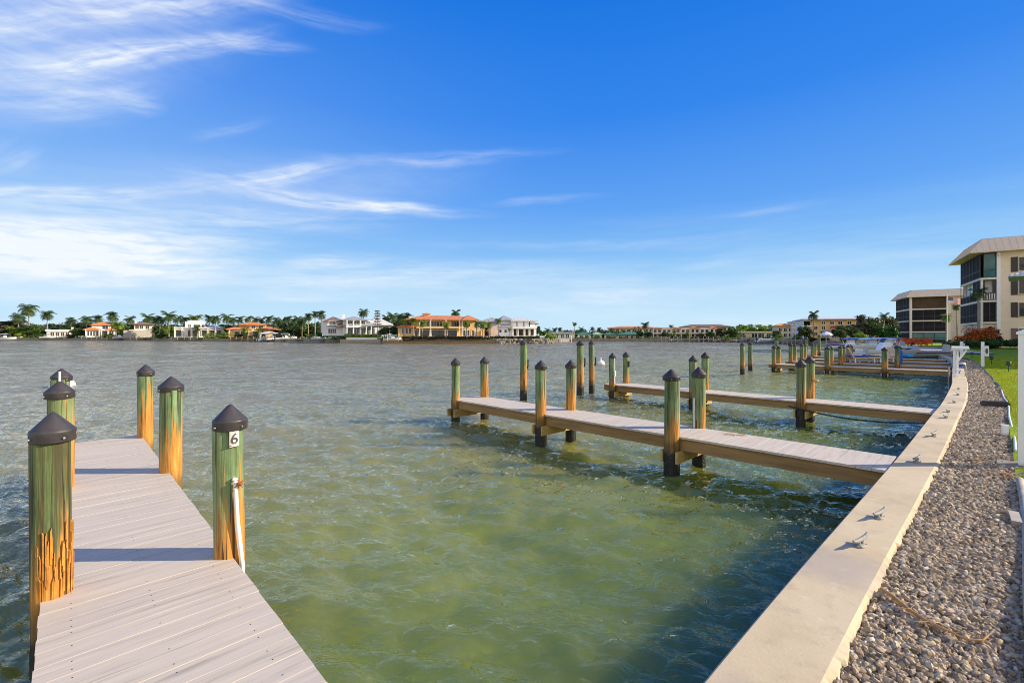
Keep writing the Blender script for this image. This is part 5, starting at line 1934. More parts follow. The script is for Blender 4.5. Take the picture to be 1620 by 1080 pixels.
def hi_pt(p, q, ph, qh, t, f):
    p, q, ph, qh = map(np.array, (p, q, ph, qh))
    return (p + (ph - p) * f) if t < .5 else (q + (qh - q) * f)


def lanai(fr, face, a0, a1, z0, z1, n, off, mat='screen', rail=.95, glass=None):
    """screened balcony bay: frame posts, mid rail, screens. face 'y': on the x=off plane spanning y; face 'x': on the y=off plane"""
    m, p = MB(), MB()
    t = .05
    def bx(mb, s0, s1, q0, q1, d0, d1):
        if face == 'y':
            mb.box(off - d1, off - d0, s0, s1, q0, q1)
        else:
            mb.box(s0, s1, off - d1, off - d0, q0, q1)
    bx(m, a0, a1, z0, z0 + .08, 0, .07); bx(m, a0, a1, z1 - .08, z1, 0, .07); bx(m, a0 + .002, a1 - .002, z0 + rail, z0 + rail + .07, .004, .066)
    for i in range(n + 1):
        s = a0 + (a1 - a0) * i / n
        bx(m, max(a0, s - t), min(a1, s + t), z0 + .081, z1 - .081, .002, .075)
    f = m.build('lanai_frame', M['frame_dark'], fr.root)
    bx(p, a0 + .01, a1 - .01, z0 + .04, z1 - .04, .02, .035)
    p.build('screen', M[mat], f)
    return f


A = Frame('condominium', at(1552, 60.0), R(34.8), 'tall four-storey beige condominium with a tan mansard roof at the right edge', 'condominium')
zf = [.70, 4.0, 6.85, 9.80, 13.0]
LEN = 11.0
# core walls, set back behind the screened bay
A.box('wall', 1.42, 24, .0, LEN - .3, .4, 13.0, 'stucco_cream')
A.box('wall', .25, 1.42, LEN - .35, LEN - .002, .4, 13.0, 'stucco_cream')
A.box('ground_wall', .12, 1.415, .12, LEN - .36, .4, 3.7, 'stucco_beige')
for i in (1, 2, 3):
    A.box('floor_slab', -.08, 1.418, -.08, LEN, zf[i] - .24, zf[i], 'trim')
A.box('column', -.02, .20, -.02, .20, .4, zf[3] - .25, 'trim')
A.box('downpipe_pilaster', 1.42, 1.78, -.14, -.003, .4, 13.0, 'white')
for i in (1, 2, 3):
    zt_ = zf[i + 1] - .25 if i < 3 else 12.98
    if i == 2:
        lanai(A, 'y', .22, 3.6, zf[i] + .002, zt_, 2, 0, 'screen')
        f = lanai(A, 'y', 3.62, LEN - .1, zf[i] + .002, zf[i] + 1.02, 4, 0, 'screen', .9)
        for k in range(5):
            s = 3.64 + (LEN - 3.8) * k / 4
            MB().box(-.07, 0, s, s + .07, zf[i] + 1.024, zt_).build('post', M['frame_dark'], f)
        f = lanai(A, 'x', .22, 1.36, zf[i] + .002, zf[i] + .98, 5, 0, 'stucco_white', .88)
        A.box('shutter', 1.05, 1.38, -.03, .03, zf[i] + 1.0, zt_, 'shutter')
        A.box('inner_wall', .5, 1.40, .8, LEN - .4, zf[i] + .01, zt_ - .02, 'stucco_white')
    else:
        lanai(A, 'y', .22, LEN - .1, zf[i] + .002, zt_, 6, 0, 'screen')
        lanai(A, 'x', .22, 1.36, zf[i] + .002, zt_, 1 if i == 3 else 2, 0, 'glass_teal' if i == 3 else 'screen')
mansard(A, -.2, 23, -.2, LEN - .1, 13.02, 14.85, 1.05, 1.35)
MB().tube([(1.5, -.5, 12.85), (1.5, -.5, 12.6)], [.14, .20], 10).build('floodlight', M['white'], A.root)
# windows with shutters, each on a projecting bay
for i, b in enumerate((3.35, 7.4, 11.4, 15.5, 19.5)):
    for q in range(4):
        z0 = zf[q] + .6; z1 = zf[q] + 2.45
        m = MB().box(b, b + .06, -.20, -.003, z0, z1).box(b + 1.9, b + 1.96, -.20, -.003, z0, z1).box(b + .062, b + 1.898, -.20, -.003, z1 - .06, z1).box(b + .062, b + 1.898, -.20, -.003, z0, z0 + .06).box(b + .95, b + 1.01, -.16, -.06, z0 + .062, z1 - .062)
        w = m.build('window', M['trim'], A.root)
        MB().box(b + .063, b + 1.897, -.05, -.004, z0 + .063, z1 - .063).build('pane', M['glass' if q != 0 else 'glass_teal'], w)
        MB().box(b - .62, b - .05, -.08, -.003, z0 - .02, z1 + .02).build('shutter', M['shutter' if q else 'roof_brown'], A.root)
# a wing of the same condominium stands out of frame to the right and shades the far lawn
A.box('unseen_wing', 6.0, 16, -38, -11, .4, 12.4, 'stucco_cream')
mansard(A, 6.2, 15.8, -37.8, -11.2, 12.42, 13.8, .8, 1.2)
for i in range(7):
    for q in range(4):
        y0 = -36 + i * 3.6; z0 = zf[q] + .6
        w = MB().box(5.86, 5.997, y0, y0 + .07, z0, z0 + 1.7).box(5.86, 5.997, y0 + 1.93, y0 + 2.0, z0, z0 + 1.7).box(5.86, 5.997, y0 + .072, y0 + 1.928, z0, z0 + .07).box(5.86, 5.997, y0 + .072, y0 + 1.928, z0 + 1.63, z0 + 1.7).build('window', M['trim'], A.root)
        MB().box(5.95, 5.996, y0 + .075, y0 + 1.925, z0 + .073, z0 + 1.627).build('pane', M['glass'], w)

B = Frame('condominium', at(1440, 114.0), R(28), 'farther four-storey beige condominium with brown screened balconies, behind the red chairs', 'condominium')
zb_ = [.70, 3.3, 6.05, 8.95, 11.75]
LB = 13.0
B.box('wall', .3, 26, .9, LB, .4, 11.75, 'stucco_beige')
B.box('block_wall', 7.15, 26, .0, .9, .4, 11.75, 'stucco_cream')
m = MB()
for ix in range(8):
    for iz in range(18):
        m.box(7.75 + ix * .26, 7.95 + ix * .26, -.06, -.003, .9 + iz * .56, 1.36 + iz * .56)
m.build('breeze_blocks', M['stucco_beige'], B.root)
B.box('pilaster', 6.78, 7.148, -.10, .88, .4, 11.75, 'trim')
B.box('column', -.10, .34, -.12, .40, .4, 11.75, 'trim')
for i in (1, 2, 3):
    B.box('floor_slab', .0, 6.77, .0, LB - .2, zb_[i] - .30, zb_[i], 'trim')
for i in range(4):
    zt_ = zb_[i + 1] - .31 if i < 3 else 11.73
    lanai(B, 'x', .36, 6.76, zb_[i] + .002, zt_, 3, .02, ('glass_teal', 'screen', 'screen', 'screen_brown')[i])
    lanai(B, 'y', .42, LB - .3, zb_[i] + .002, zt_, 5, .02, 'screen')
mansard(B, 0, 26, 0, LB, 11.77, 13.5, 1.0, 1.3)

# ---------------------------------------------------------------- things on and around the lawn
# white post at the right edge with its concrete foot
x, y = 6.335, 5.62
e = empty('white_post', (x, y, ZG), R(-48))
tag(e, 'thick white square post at the right edge, standing on a concrete pad', 'post')
MB().box(-.058, .058, -.058, .058, .02, 1.63).build('shaft', M['white'], e)
MB().box(-.075, .075, -.075, .075, 1.632, 1.66).add([(-.075, -.075, 1.66), (.075, -.075, 1.66), (.075, .075, 1.66), (-.075, .075, 1.66), (0, 0, 1.70)], [(0, 1, 4), (1, 2, 4), (2, 3, 4), (3, 0, 4)]).build('post_cap', M['white'], e)
MB().box(-.24, .18, -.13, .13, -.05, .022).build('concrete_pad', M['seawall'], e)
# edging pipe between gravel and lawn
pts = []
for v in np.arange(3.0, 44, .45):
    u, nv, nu = wall_frame(v)
    o = WCAP + GE + .03 + .012 * math.sin(v * 1.3)
    x, y = UV(u - nu * o, v + nv * o)
    pts.append((x, y, ZG + .035 + .02 * math.sin(v * 2.1)))
tag(MB().tube([p for p in pts if 6 < p[1] < 13.5], .016, 8).build('edging_pipe', M['alu']), 'pale edging pipe along the sunny lawn edge', 'edging')
tag(MB().tube([p for p in pts if p[1] <= 5.2], .035, 8).build('edging_strip', M['timber_grey']), 'grey edging strip at the lower right corner of the lawn', 'edging')
tag(MB().tube([(x, y, z - .02) for x, y, z in pts if p is not None and y > 13.6], .04, 6).build('edging_strip', M['black_plastic']), 'dark edging strip along the far curve of the lawn', 'edging')
x, y = ground(1607, 825, ZG)
tag(MB().box(-.035, .035, -.16, .16, 0, .05).build('wood_block', M['timber_grey'], None, (x, y, ZG), R(-44)), 'weathered wood offcut lying on the gravel near the lawn edge', 'wood')
x, y = ground(1574, 643, ZG)
m = MB().box(-.22, .22, -.10, .10, 0, .10).box(-.20, .20, -.08, .08, .101, .125)
tag(m.build('utility_box', M['black_plastic'], None, (x, y, ZG), R(-15)), 'flat black utility box on the gravel by the pale pipe', 'utility box')
x, y = ground(1590, 688, ZG)
m = MB().box(-.04, .04, -.04, .04, 0, .17).box(-.03, .03, -.05, -.041, .03, .14).tube([(0, 0, -.02), (0, 0, .02)], .03, 8)
tag(m.build('outlet_box', M['white'], None, (x, y, ZG), R(-45)), 'small white outlet box standing at the lawn edge', 'outlet box')
for (px, py, n_, lab) in ((1540, 728, 26, 'patch of orange leaf litter on the gravel'), (1597, 752, 30, 'patch of brown leaf litter below the white post')):
    x, y = ground(px, py, ZG + .02)
    m = MB()
    for k in range(n_):
        a = rg.uniform(0, 6.28); d = rg.uniform(0, .15)
        m.beam((d * math.cos(a) * 1.6, d * math.sin(a), rg.uniform(.0, .025)), (d * math.cos(a) * 1.6 + rg.uniform(-.05, .05), d * math.sin(a) + rg.uniform(-.05, .05), rg.uniform(.01, .03)), .012, .003)
    tag(m.build('leaf_litter', M['dry_leaf'], None, (x, y, ZG + .015)), lab, 'leaves')


def sign_post(px, ytop, ybase, Yd, name, label, plaque):
    x, y = at(px, Yd)
    zb = zat(ybase, Yd); zt_ = zat(ytop, Yd)
    e = empty(name, (x, y, zb), -math.atan2(x, y) * .9)
    cz_ = math.cos(math.atan2(x, y)) * 1.02
    tag(e, label, 'sign')
    w = .0026 * Yd
    MB().box(-w, w, -w, w, -.1, zt_ - zb).build('shaft', M['white'], e)
    px0, px1, y0, y1 = plaque
    p = MB().box((px0 - px) / F * Yd * cz_, (px1 - px) / F * Yd * cz_, -w - .03, -w - .002, zat(y1, Yd) - zb, zat(y0, Yd) - zb).build('plaque', M['white'], e)
    cx = ((px0 + px1) / 2 - px) / F * Yd * cz_; cz = (zat(y0, Yd) + zat(y1, Yd)) / 2 - zb
    ww = (px1 - px0) / F * Yd * .24; hh_ = (y1 - y0) / F * Yd * .30
    m = MB().add([(cx + ww * math.cos(t * .524), -w - .033, cz + hh_ * math.sin(t * .524)) for t in range(12)], [tuple(range(12))])
    m.build('emblem', M['emblem'], p)


M['emblem'] = plain('brown_emblem', (.16, .075, .06), .7, .4, 60)
sign_post(1554.5, 540.5, 583.5, 23.2, 'dock_sign', 'white post with a white plaque bearing a brown oval emblem, on the lawn', (1557.2, 1564, 547, 563))
sign_post(1521.2, 540, 562, 30, 'small_sign', 'small white sign post behind the white wooden table', (1523, 1525.8, 543, 552))
for i, (px, yt, yb, lab) in enumerate([(1537.5, 557, 566, 'farthest small path light on the shaded lawn'), (1568.5, 562.5, 576, 'middle small path light, right of the emblem sign'), (1595.5, 571, 587, 'nearest small path light, at the edge of the sunlit lawn')]):
    Yd = (ZC - ZG - .06) * F / (yb - HY)
    x, y = at(px, Yd)
    hgt = zat(yt, Yd) - (ZG + .06)
    e = empty('path_light', (x, y, ZG + .05))
    tag(e, lab, 'path light', 'path lights on the lawn')
    MB().tube([(0, 0, 0), (0, 0, hgt * .6)], .018, 8).build('stake', M['green_plastic'], e)
    MB().lathe([(.02, hgt * .55), (.08, hgt * .62), (.085, hgt * .82), (.05, hgt * .86), (.11, hgt * .9), (.06, hgt), (.001, hgt * 1.02)], 12).build('lamp_head', M['green_plastic'], e)

# white wooden cleaning table on the wall, ladder rail behind, blue hose handles
x, y = ground(1507, 596, ZCAP)
x, y = UV(wall_u(24.0) - .06, 24.0)
zt_ = zat(549.5, y) - ZCAP
e = empty('cleaning_table', (x, y, ZCAP), R(-43))
tag(e, 'white wooden fish-cleaning table on a post at the sea wall', 'table')
MB().box(-.035, .035, -.035, .035, -.9, zt_ - .06).build('leg', M['white'], e)
MB().box(.06, .12, .22, .28, 0, zt_ - .06).build('leg', M['white'], e)
MB().beam((.03, 0, zt_ * .45), (.33, .05, zt_ - .08), .05, .06).build('brace', M['white'], e)
MB().box(-.06, .40, -.12, .32, zt_ - .058, zt_).box(-.08, -.061, -.13, .33, zt_ - .06, zt_ + .05).box(-.06, .40, .321, .34, zt_ - .06, zt_ + .05).build('table_top', M['white'], e)
vv0 = 25.0
c0 = np.array(UV(wall_u(vv0) - .02, vv0)); c1 = np.array(UV(wall_u(vv0) - WCAP + .03, vv0 + .1))
m = MB()
for s in (0, .45):
    a = c0 + V * s; b = c1 + V * s
    m.tube([(*(a + U * .12), -.3), (*(a + U * .12), ZCAP + .35), (*(a + U * .02), ZCAP + .48), (*(b - U * -.02), ZCAP + .48), (*b, ZCAP + .36), (*b, ZCAP - .01)], .024, 8)
for k in range(4):
    a = c0 + U * .12
    m.tube([(*a, -.2 + .25 * k), (*(a + V * .45), -.2 + .25 * k)], .018, 8)
tag(m.build('dock_ladder', M['metal']), 'grey tubular ladder rail over the sea wall', 'ladder')
for (px, py, lab) in ((1514, 590, 'nearer blue hose nozzle on the sea wall'), (1519, 580, 'farther blue hose nozzle on the sea wall')):
    x, y = ground(px, py, ZCAP)
    m = MB().lathe([(.001, 0), (.09, 0), (.10, .03), (.08, .10), (.05, .16), (.001, .18)], 10).tube([(0, 0, .08), (.16, .03, .10)], .03, 8)
    tag(m.build('hose_nozzle', M['canvas_blue'], None, (x, y, ZCAP)), lab, 'nozzle')

# copper shrub, hedge and small palms before the tall condominium
def shrub(name, parts, label, cat):
    e = empty(name, parts[0][0])
    tag(e, label, cat)
    for i, (pos, size, mat, seed) in enumerate(parts):
        p = np.array(pos) - np.array(parts[0][0])
        link('foliage', crown_mesh('foliage', seed, M[mat], 2600, 26, leaf=.06), e, tuple(p), seed * 1.0, size)
    MB().tube([(0, 0, -1.3), (0, 0, .2)], [.12, .05], 8).build('stem', M['bark'], e)


Yd = 55.0
x0, _ = at(1538, Yd); x1, _ = at(1568, Yd)
shrub('copper_shrub', [((x0 + .1, Yd, 1.75), (2.0, 1.8, 1.9), 'leaf_orange', 301), ((x1 + .1, Yd + .4, 1.75), (2.1, 1.8, 1.85), 'leaf_maroon', 302), ((x0 + 1.4, Yd - .3, 2.1), (1.6, 1.5, 1.5), 'leaf_orange', 303)],
      'large rounded shrub, orange on one side and dark maroon on the other, before a condominium', 'shrub')
hedge('hedge', 1518, 1578, 539, 549, 51, 'leaf_hedge', 'green hedge in front of the copper shrub', 1.6)
hedge('hedge', 1570, 1640, 536, 549, 52.5, 'leaf_hedge', 'taller green hedge right of the copper shrub', 1.8)
hedge('hedge', 1496, 1512, 540, 551, 54, 'leaf_mid', 'small green shrub with red flowers left of the hedge', 1.2)
palm(1548, 463, 540, 27, 57.5, 'palm with drooping fronds before the tall condominium balconies', var=1)
palm(1513, 485, 545, 13, 90, 'thin palm under the flag, between the two condominiums', var=2)
palm(1497, 501, 545, 18, 96, 'low bright palm left of the flag pole', True, var=1)
# white metal roof corner of a neighbouring garden shelter
x, y = 28.45, 26.1
e = empty('garden_shelter', (x, y, ZG), R(-48))
tag(e, 'pale metal roof corner of a garden shelter jutting in at the right edge', 'shelter')
z1 = zat(441, 27) - ZG
m = MB()
m.add([(0, 0, z1), (3.4, 0, z1), (3.4, 3.4, z1), (0, 3.4, z1), (0, 0, z1 + .10), (3.4, 0, z1 + .10), (3.4, 3.4, z1 + .10), (0, 3.4, z1 + .10), (1.5, 1.7, z1 + .62), (1.9, 1.7, z1 + .62)],
      [(3, 2, 1, 0), (0, 1, 5, 4), (1, 2, 6, 5), (2, 3, 7, 6), (3, 0, 4, 7), (4, 5, 9, 8), (5, 6, 9), (6, 7, 8, 9), (7, 4, 8)])
m.build('roof', M['roof_metal'], e)
for a, b in ((3.2, .2), (3.2, 3.2), (1.4, 3.2), (1.4, .2)):
    MB().box(a - .06, a + .06, b - .06, b + .06, 0, z1 - .003).build('post', M['white'], e)

# flag pole and flag
x, y = at(1498.5, 92)
e = empty('flag_pole', (x, y, .9))
tag(e, 'white flag pole between the two beige condominiums', 'flag pole')
zt_ = zat(468, 92) - .9
MB().tube([(0, 0, 0), (0, 0, zt_)], [.09, .05], 8).build('pole', M['white'], e)
MB().lathe([(.001, zt_ - .02), (.09, zt_ + .06), (.001, zt_ + .15)], 10).build('finial', M['metal'], e)
M['flag_red'] = plain('flag_red', (.55, .04, .05), .8, .05)
M['flag_white'] = plain('flag_white', (.80, .78, .76), .8, .05)
M['flag_blue'] = plain('flag_blue', (.04, .05, .22), .8, .05)
fl, fh = 2.35, 1.30
m = MB()
def fz(t):
    return -.35 * t * t, .10 * math.sin(t * 7)
n = 14
for s in range(13):
    for i in range(n):
        t0, t1 = i / n, (i + 1) / n
        mi = 2 if (t1 <= .43 and s < 7) else (0 if s % 2 == 0 else 1)
        zs = (-(s) * fh / 13, -(s + 1) * fh / 13)
        p = []
        for t, z in ((t0, zs[0]), (t1, zs[0]), (t1, zs[1]), (t0, zs[1])):
            dz_, dy_ = fz(t)
            p.append((t * fl, dy_, z + dz_))
        m.add(p, [(3, 2, 1, 0)], mi)
for a in range(9):
    for b in range(6 if a % 2 == 0 else 5):
        t = .04 + (b + (.5 if a % 2 else 0)) * .068
        z = -.06 - a * .073
        dz_, dy_ = fz(t)
        pts = []
        for k in range(10):
            rr_ = .030 if k % 2 == 0 else .012
            pts.append((t * fl + rr_ * math.sin(k * .628), dy_ - .012, z + dz_ + rr_ * math.cos(k * .628)))
        m.add(pts, [tuple(range(10))], 1)
f = m.build('flag', [M['flag_red'], M['flag_white'], M['flag_blue']], None, (x + .10, y, zat(470, 92)), R(-8))
tag(f, 'flag of red and white stripes with white stars on blue, flying from the white pole', 'flag')

# patio with a row of orange-red garden chairs
c = [(1405, 552.5), (1500, 553.5), (1497, 549.5), (1415, 549)]
pv = [ground(px, py, ZG + .05) for px, py in c]
pp = np.array([UV(wall_u(v) - .5, v) for v in (56, 60, 66, 72, 80)] + [UV(wall_u(v) - 4.2, v) for v in (80, 72, 66, 60, 56)])
tag(MB().add([(p[0], p[1], ZG + .125) for p in pp], [tuple(range(10))]).build('patio', M['paving']), kind='structure')


def chair_proto():
    e = empty('garden_chair', (0, 0, 0))
    m = MB()
    for i in range(5):
        m.board(-.26, .26, -.02, .07, 0, 0)  if False else None
    s = MB()
    for i in range(5):
        y0 = -.26 + i * .115
        s.box(-.27, .27, y0, y0 + .10, .36 - .03 * i, .385 - .03 * i)
    s.build('seat', M['chair_red'], e)
    b = MB()
    for i in range(5):
        x0 = -.27 + i * .11
        hgt = 1.02 - .035 * abs(i - 2) ** 1.6
        b.beam((x0 + .05, .26, .20), (x0 + .05 + (i - 2) * .02, .26 + .42 * (hgt - .2), hgt), .095, .025, up=(0, 1, 0))
    b.build('backrest', M['chair_red'], e)
    for sx in (-1, 1):
        MB().box(sx * .34 - .065, sx * .34 + .065, -.36, .44, .56, .585).build('arm', M['chair_red'], e)
        MB().box(sx * .34 - .02, sx * .34 + .02, -.32, -.22, 0, .558).build('leg', M['chair_red'], e)
        MB().beam((sx * .305, .62, .02), (sx * .305, -.30, .36), .025, .11).build('leg', M['chair_red'], e)
        MB().box(sx * .34 - .02, sx * .34 + .02, .32, .40, .06, .558).build('leg', M['chair_red'], e)
    return e


cp_ = chair_proto()
spots = [(1424, 76, 8, 'first orange-red garden chair at the left end of the patio row'), (1431.5, 74, -10, 'second orange-red garden chair from the left of the patio row'), (1438.5, 71, 14, 'orange-red chair standing a little forward in the left group'),
         (1440, 78, 0, 'orange-red chair at the back of the left group'), (1451, 70, -12, 'left chair of the middle pair of orange-red chairs'), (1460, 71, 10, 'right chair of the middle pair of orange-red chairs'), (1469, 74, -6, 'last orange-red chair at the right end of the patio row')]
for i, (px, Yd, rz, lab) in enumerate(spots):
    o = cp_ if i == 0 else copy_tree(cp_)
    x, y = at(px, Yd - 4)
    o.location = (x, y, ZG + .13)
    o.scale = (1.12, 1.12, 1.12)
    o.rotation_euler = (0, 0, R(rz + 150))
    tag(o, lab, 'garden chair', 'orange-red chairs on the patio')

# ---------------------------------------------------------------- boats and gear at the far docks
def hull_mb(L, Bm, H, mi=0):
    m = MB()
    n = 13
    vs, k = [], 9
    for i in range(n):
        t = i / (n - 1)
        w = Bm / 2 * (1 - max(0, (t - .45) / .55) ** 2.4) * (.94 + .06 * min(1, t * 4))
        w = max(w, .015)
        zs = H * (.86 + .28 * t * t)
        kz = H * .45 * max(0, (t - .55) / .45) ** 2
        x = -L / 2 + L * t
        for (a, b) in ((-1.0, 1), (-.97, .86), (-.86, .45), (-.55, .12), (0, 0), (.55, .12), (.86, .45), (.97, .86), (1.0, 1)):
            vs.append((x, a * w, kz + (zs - kz) * b))
    fs = []
    for i in range(n - 1):
        for j in range(k - 1):
            fs.append((i * k + j, (i + 1) * k + j, (i + 1) * k + j + 1, i * k + j + 1))
    m.add(vs, fs, mi, True)
    m.add([vs[j] for j in range(k)], [tuple(range(k))[::-1]], mi)
    # gunwale deck with a cockpit well
    top = [(vs[i * k][0], vs[i * k][1], vs[i * k][2] - .03) for i in range(n)] + [(vs[i * k + k - 1][0], vs[i * k + k - 1][1], vs[i * k + k - 1][2] - .03) for i in range(n)][::-1]
    m.add(top, [tuple(range(len(top)))], mi)
    return m


def boat(px, Yd, z, L, Bm, H, heading, label, hull='boat_white', top=None, top_h=2.0, stripe=None, console=True, lift=False, top_len=.42):
    x, y = at(px, Yd)
    e = empty('motor_boat', (x, y, z), R(heading))
    tag(e, label, 'boat', 'boats moored around the bay')
    hl = hull_mb(L, Bm, H).build('hull', M[hull], e)
    if stripe:
        m = MB()
        for s in (-1, 1):
            m.box(-L * .46, L * .12, s * Bm * .497 - .012, s * Bm * .497 + .012, H * .66, H * .76)
        m.build('stripe', M[stripe], hl)
    if console:
        MB().add([(-.5, -.42, H * .9), (.55, -.42, H * .9), (.55, .42, H * .9), (-.5, .42, H * .9), (-.45, -.4, H + .75), (.2, -.38, H + .75), (.2, .38, H + .75), (-.45, .4, H + .75)],
                 [(4, 5, 6, 7), (0, 1, 5, 4), (1, 2, 6, 5), (2, 3, 7, 6), (3, 0, 4, 7)]).build('console', M['boat_white'], e)
        MB().add([(.22, -.4, H + .752), (.22, .4, H + .752), (-.02, .36, H + 1.15), (-.02, -.36, H + 1.15), (.18, -.4, H + .752), (.18, .4, H + .752), (-.06, .36, H + 1.15), (-.06, -.36, H + 1.15)],
                 [(0, 1, 2, 3), (7, 6, 5, 4), (0, 3, 7, 4), (1, 5, 6, 2), (3, 2, 6, 7)]).build('windscreen', M['glass'], e)
        MB().box(-1.25, -.85, -.45, .45, H * .9, H + .35).build('seat', M['boat_grey'], e)
    m = MB()
    m.add([(-L / 2 - .45, -.18, H * .55), (-L / 2 + .02, -.18, H * .55), (-L / 2 + .02, .18, H * .55), (-L / 2 - .45, .18, H * .55), (-L / 2 - .40, -.14, H + .42), (-L / 2 - .05, -.14, H + .5), (-L / 2 - .05, .14, H + .5), (-L / 2 - .40, .14, H + .42)],
          [(3, 2, 1, 0), (4, 5, 6, 7), (0, 1, 5, 4), (1, 2, 6, 5), (2, 3, 7, 6), (3, 0, 4, 7)])
    m.box(-L / 2 - .28, -L / 2 - .12, -.05, .05, -.25, H * .549)
    m.build('outboard_motor', M['black_plastic' if Yd > 60 else 'boat_grey'], e)
    if top:
        a = L * top_len / 2
        z1 = H + top_h - .6
        m = MB()
        nn = 8
        vs = []
        for i in range(nn + 1):
            t = -1 + 2 * i / nn
            for q in range(7):
                s = -1 + 2 * q / 6
                vs.append((-L * .05 + a * t, Bm * .44 * s, z1 - .10 * t * t - .14 * s * s))
        fs = [(i * 7 + q, (i + 1) * 7 + q, (i + 1) * 7 + q + 1, i * 7 + q + 1) for i in range(nn) for q in range(6)]
        m.add(vs, fs, 0, True)
        m.add([(x_, y_, z_ - .07) for x_, y_, z_ in vs], [f[::-1] for f in fs], 0, True)
        m.build('canopy', M[top], e)
        for s in (-1, 1):
            for t in (-.8, .8):
                MB().tube([(-L * .05 + a * t * .7, s * Bm * .40, H * .9), (-L * .05 + a * t, s * Bm * .42, z1 - .22)], .025, 6).build('canopy_pole', M['alu'], e)
    if lift:
        for s in (-1, 1):
            for t in (-1, 1):
                pass
    return e


boat(8, 205, .0, 9.5, 3.0, 1.5, 5, 'white motor cruiser under way at the extreme left edge', top='boat_white', top_h=2.2)
boat(77, 215, .9, 6.0, 2.2, 1.0, 25, 'white boat with a navy canopy drawn up by the leaning palm', top='canvas_navy', top_h=1.8)
boat(189, 205, .9, 5.0, 2.0, .9, 60, 'small white boat on the lift right of the orange-roofed villa')
boat(419, 169, .3, 6.0, 2.2, 1.0, 70, 'white boat moored left under the small boathouse')
boat(434, 168, .5, 6.5, 2.3, 1.0, 60, 'white boat moored right under the small boathouse')
boat(453, 164, .6, 7.0, 2.4, 1.1, 30, 'white centre console boat on a lift right of the boathouse', top='boat_white', top_h=2.0)
boat(504, 148, .7, 4.6, 2.0, .9, 15, 'small open white boat before the dark hedge')
boat(622, 128, .7, 5.2, 2.0, .9, 8, 'grey-white runabout hanging between two lift frames before the mansions', top='canvas_grey', top_h=1.5)
boat(1213, 128, .4, 6.5, 2.2, 1.0, 15, 'white boat on the rocky shore below the beige bungalow', console=False)
boat(1345, 70, -.1, 5.4, 2.2, .95, 160, 'boat with a bright blue canopy before the dark trees', top='canvas_blue', top_h=1.65, top_len=.50)
boat(1378, 58, .15, 6.8, 2.5, .90, 172, 'large white boat with a long white hard top', top='boat_white', top_h=1.50, top_len=.62)
boat(1404, 66, -.1, 5.4, 2.2, .95, 160, 'white boat with a grey canopy behind the large hard-top boat', top='canvas_grey', top_h=1.75, top_len=.46)
boat(1398, 46, .05, 5.2, 2.0, .75, 170, 'white centre console boat just behind the farthest dock', console=True)
boat(1447, 38.4, .30, 4.6, 1.9, .70, 176, 'grey-hulled open boat with a white rim beside the patio wall', hull='boat_grey', stripe='canvas_navy', console=False)
boat(1317, 46, -.15, 5.0, 2.0, .80, 150, 'boat with a dark purple-navy folding canopy among the piles', top='canvas_navy', top_h=1.40, top_len=.28, console=False)

# beige lounge chairs, blue cushion and blue fender on the lounger dock
def lounge(px, py, rz, back, label):
    x, y = ground(px, py, .50)
    e = empty('lounge_chair', (x, y, .50), R(rz))
    tag(e, label, 'lounge chair', 'lounge chairs on the brown dock')
    MB().box(-.95, .35, -.30, .30, .26, .34).build('seat', M['canvas_beige'], e)
    MB().beam((.33, 0, .30), (.33 + .62 * math.cos(back), 0, .30 + .75 * math.sin(back)), .60, .09, up=(0, 1, 0) if False else (0, 0, 1)).build('backrest', M['canvas_beige'], e)
    for sx in (-.85, .25):
        for sy in (-.26, .26):
            MB().box(sx - .03, sx + .03, sy - .03, sy + .03, 0, .258).build('leg', M['white'], e)
    for sy in (-.33, .33):
        MB().box(-.1, .40, sy - .03, sy + .03, .46, .50).build('arm', M['white'], e)
    return e


lounge(1356, 573.2, 172, 1.0, 'left beige lounge chair with the blue cushion')
lounge(1383, 573.2, -20, .5, 'middle low beige lounge chair lying flat')
lounge(1402, 572.5, 20, 1.05, 'right upright beige lounge chair behind the near pile')
x, y = ground(1361, 571.8, .55)
tag(MB().box(-.75, .35, -.25, .25, 0, .10).box(-.3, .2, -.22, .22, .101, .16).build('cushion', M['canvas_blue'], None, (x, y, .86), R(-8)), 'bright blue cushion lying on the left beige lounge chair', 'cushion')
x, y = ground(1422, 577, .5)
MBf = MB().lathe([(.001, 0), (.10, .02), (.17, .12), (.18, .5), (.17, .75), (.10, .88), (.04, .92), (.03, 1.0), (.001, 1.0)], 14)
tag(MBf.build('fender', M['canvas_blue'], None, (x, y, .52)), 'tall deep blue boat fender hanging beside a far pile', 'fender')
x, y = ground(1437, 566, .5)
tag(MB().lathe([(.001, 0), (.25, .04), (.34, .16), (.25, .28), (.001, .32)], 14).build('float', M['canvas_sky'] if 'canvas_sky' in M else plain('light_blue_float', (.03, .28, .60), .5), None, (x, y, .5)), 'light blue round float by the grey-hulled boat', 'float')
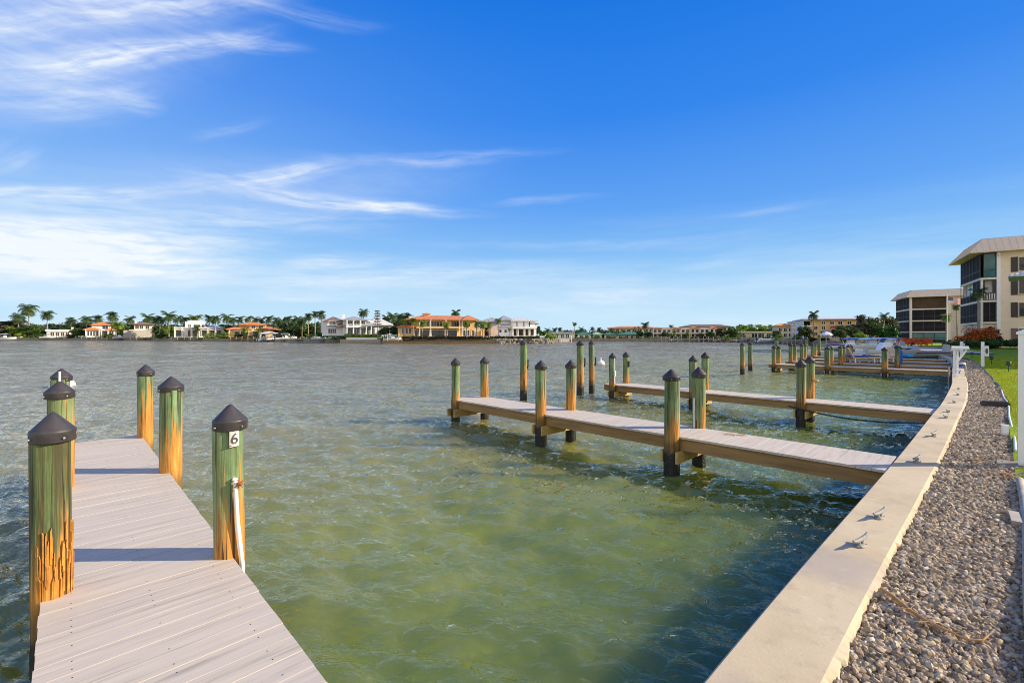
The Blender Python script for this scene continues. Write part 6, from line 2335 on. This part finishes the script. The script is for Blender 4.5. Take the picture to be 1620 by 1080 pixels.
# white umbrella
x, y = at(1307, 96)
e = empty('parasol', (x, y, .6))
tag(e, 'white parasol on a tall pole before the pink pavilion', 'parasol')
MB().tube([(0, 0, -.6), (0, 0, 2.4)], .05, 8).build('pole', M['white'], e)
MB().lathe([(1.25, 1.75), (1.22, 1.85), (.6, 2.25), (.05, 2.5), (.001, 2.52)], 8, smooth=False).build('canopy', M['white'], e)

# small jetties with posts along the far shore
def jetty(x0, x1, Yd, label, n, mat='timber_grey', top=1.15, post=1.9, depth=1.6):
    a, b = at(x0, Yd)[0], at(x1, Yd)[0]
    e = empty('jetty', ((a + b) / 2, Yd, 0))
    tag(e, label, 'jetty', 'small jetties along the far shore')
    w = (b - a) / 2
    MB().box(-w, w, -depth / 2, depth / 2, top - .18, top).build('deck', M[mat], e)
    for i in range(n):
        x = -w + 2 * w * (i + .5) / n
        MB().tube([(x, -depth / 2 - .11, -.6), (x, -depth / 2 - .11, post)], .10, 6).build('post', M['white' if mat == 'white' else 'timber_grey'], e)


jetty(128, 192, 206, 'grey jetty before the orange-roofed villa', 8)
jetty(196, 250, 202, 'grey jetty below the garden wall of the cream house', 6)
jetty(268, 340, 190, 'pale jetty before the parapet house', 7)
jetty(362, 408, 174, 'brown jetty before the golden villa', 5, 'timber')
jetty(444, 500, 158, 'grey jetty with white posts before the dark trees', 6)
jetty(875, 905, 150, 'white picket jetty before the low flat-roofed house', 9, 'white', 1.3, 2.3)
jetty(1042, 1080, 158, 'dark jetty before the left townhouses', 6)
jetty(1085, 1130, 157, 'dark jetty before the right townhouses', 6)
jetty(1176, 1200, 145, 'low brown jetty before the beige bungalow', 4, 'timber')
jetty(1232, 1258, 117, 'grey boat-lift jetty below the bright orange roof', 4)
jetty(1262, 1300, 110, 'grey jetty before the yellow condominium', 6)
# lift frames beside the mansions
for px, lab in ((610, 'left white boat-lift frame before the mansions'), (633, 'right white boat-lift frame before the mansions')):
    x, y = at(px, 126.5)
    m = MB().box(-.55, -.42, -.08, .08, -.5, 2.25).box(.42, .55, -.08, .08, -.5, 2.25).box(-.55, .55, -.09, .09, 2.251, 2.42)
    tag(m.build('lift_frame', M['white'], None, (x, y, 0)), lab, 'boat lift')
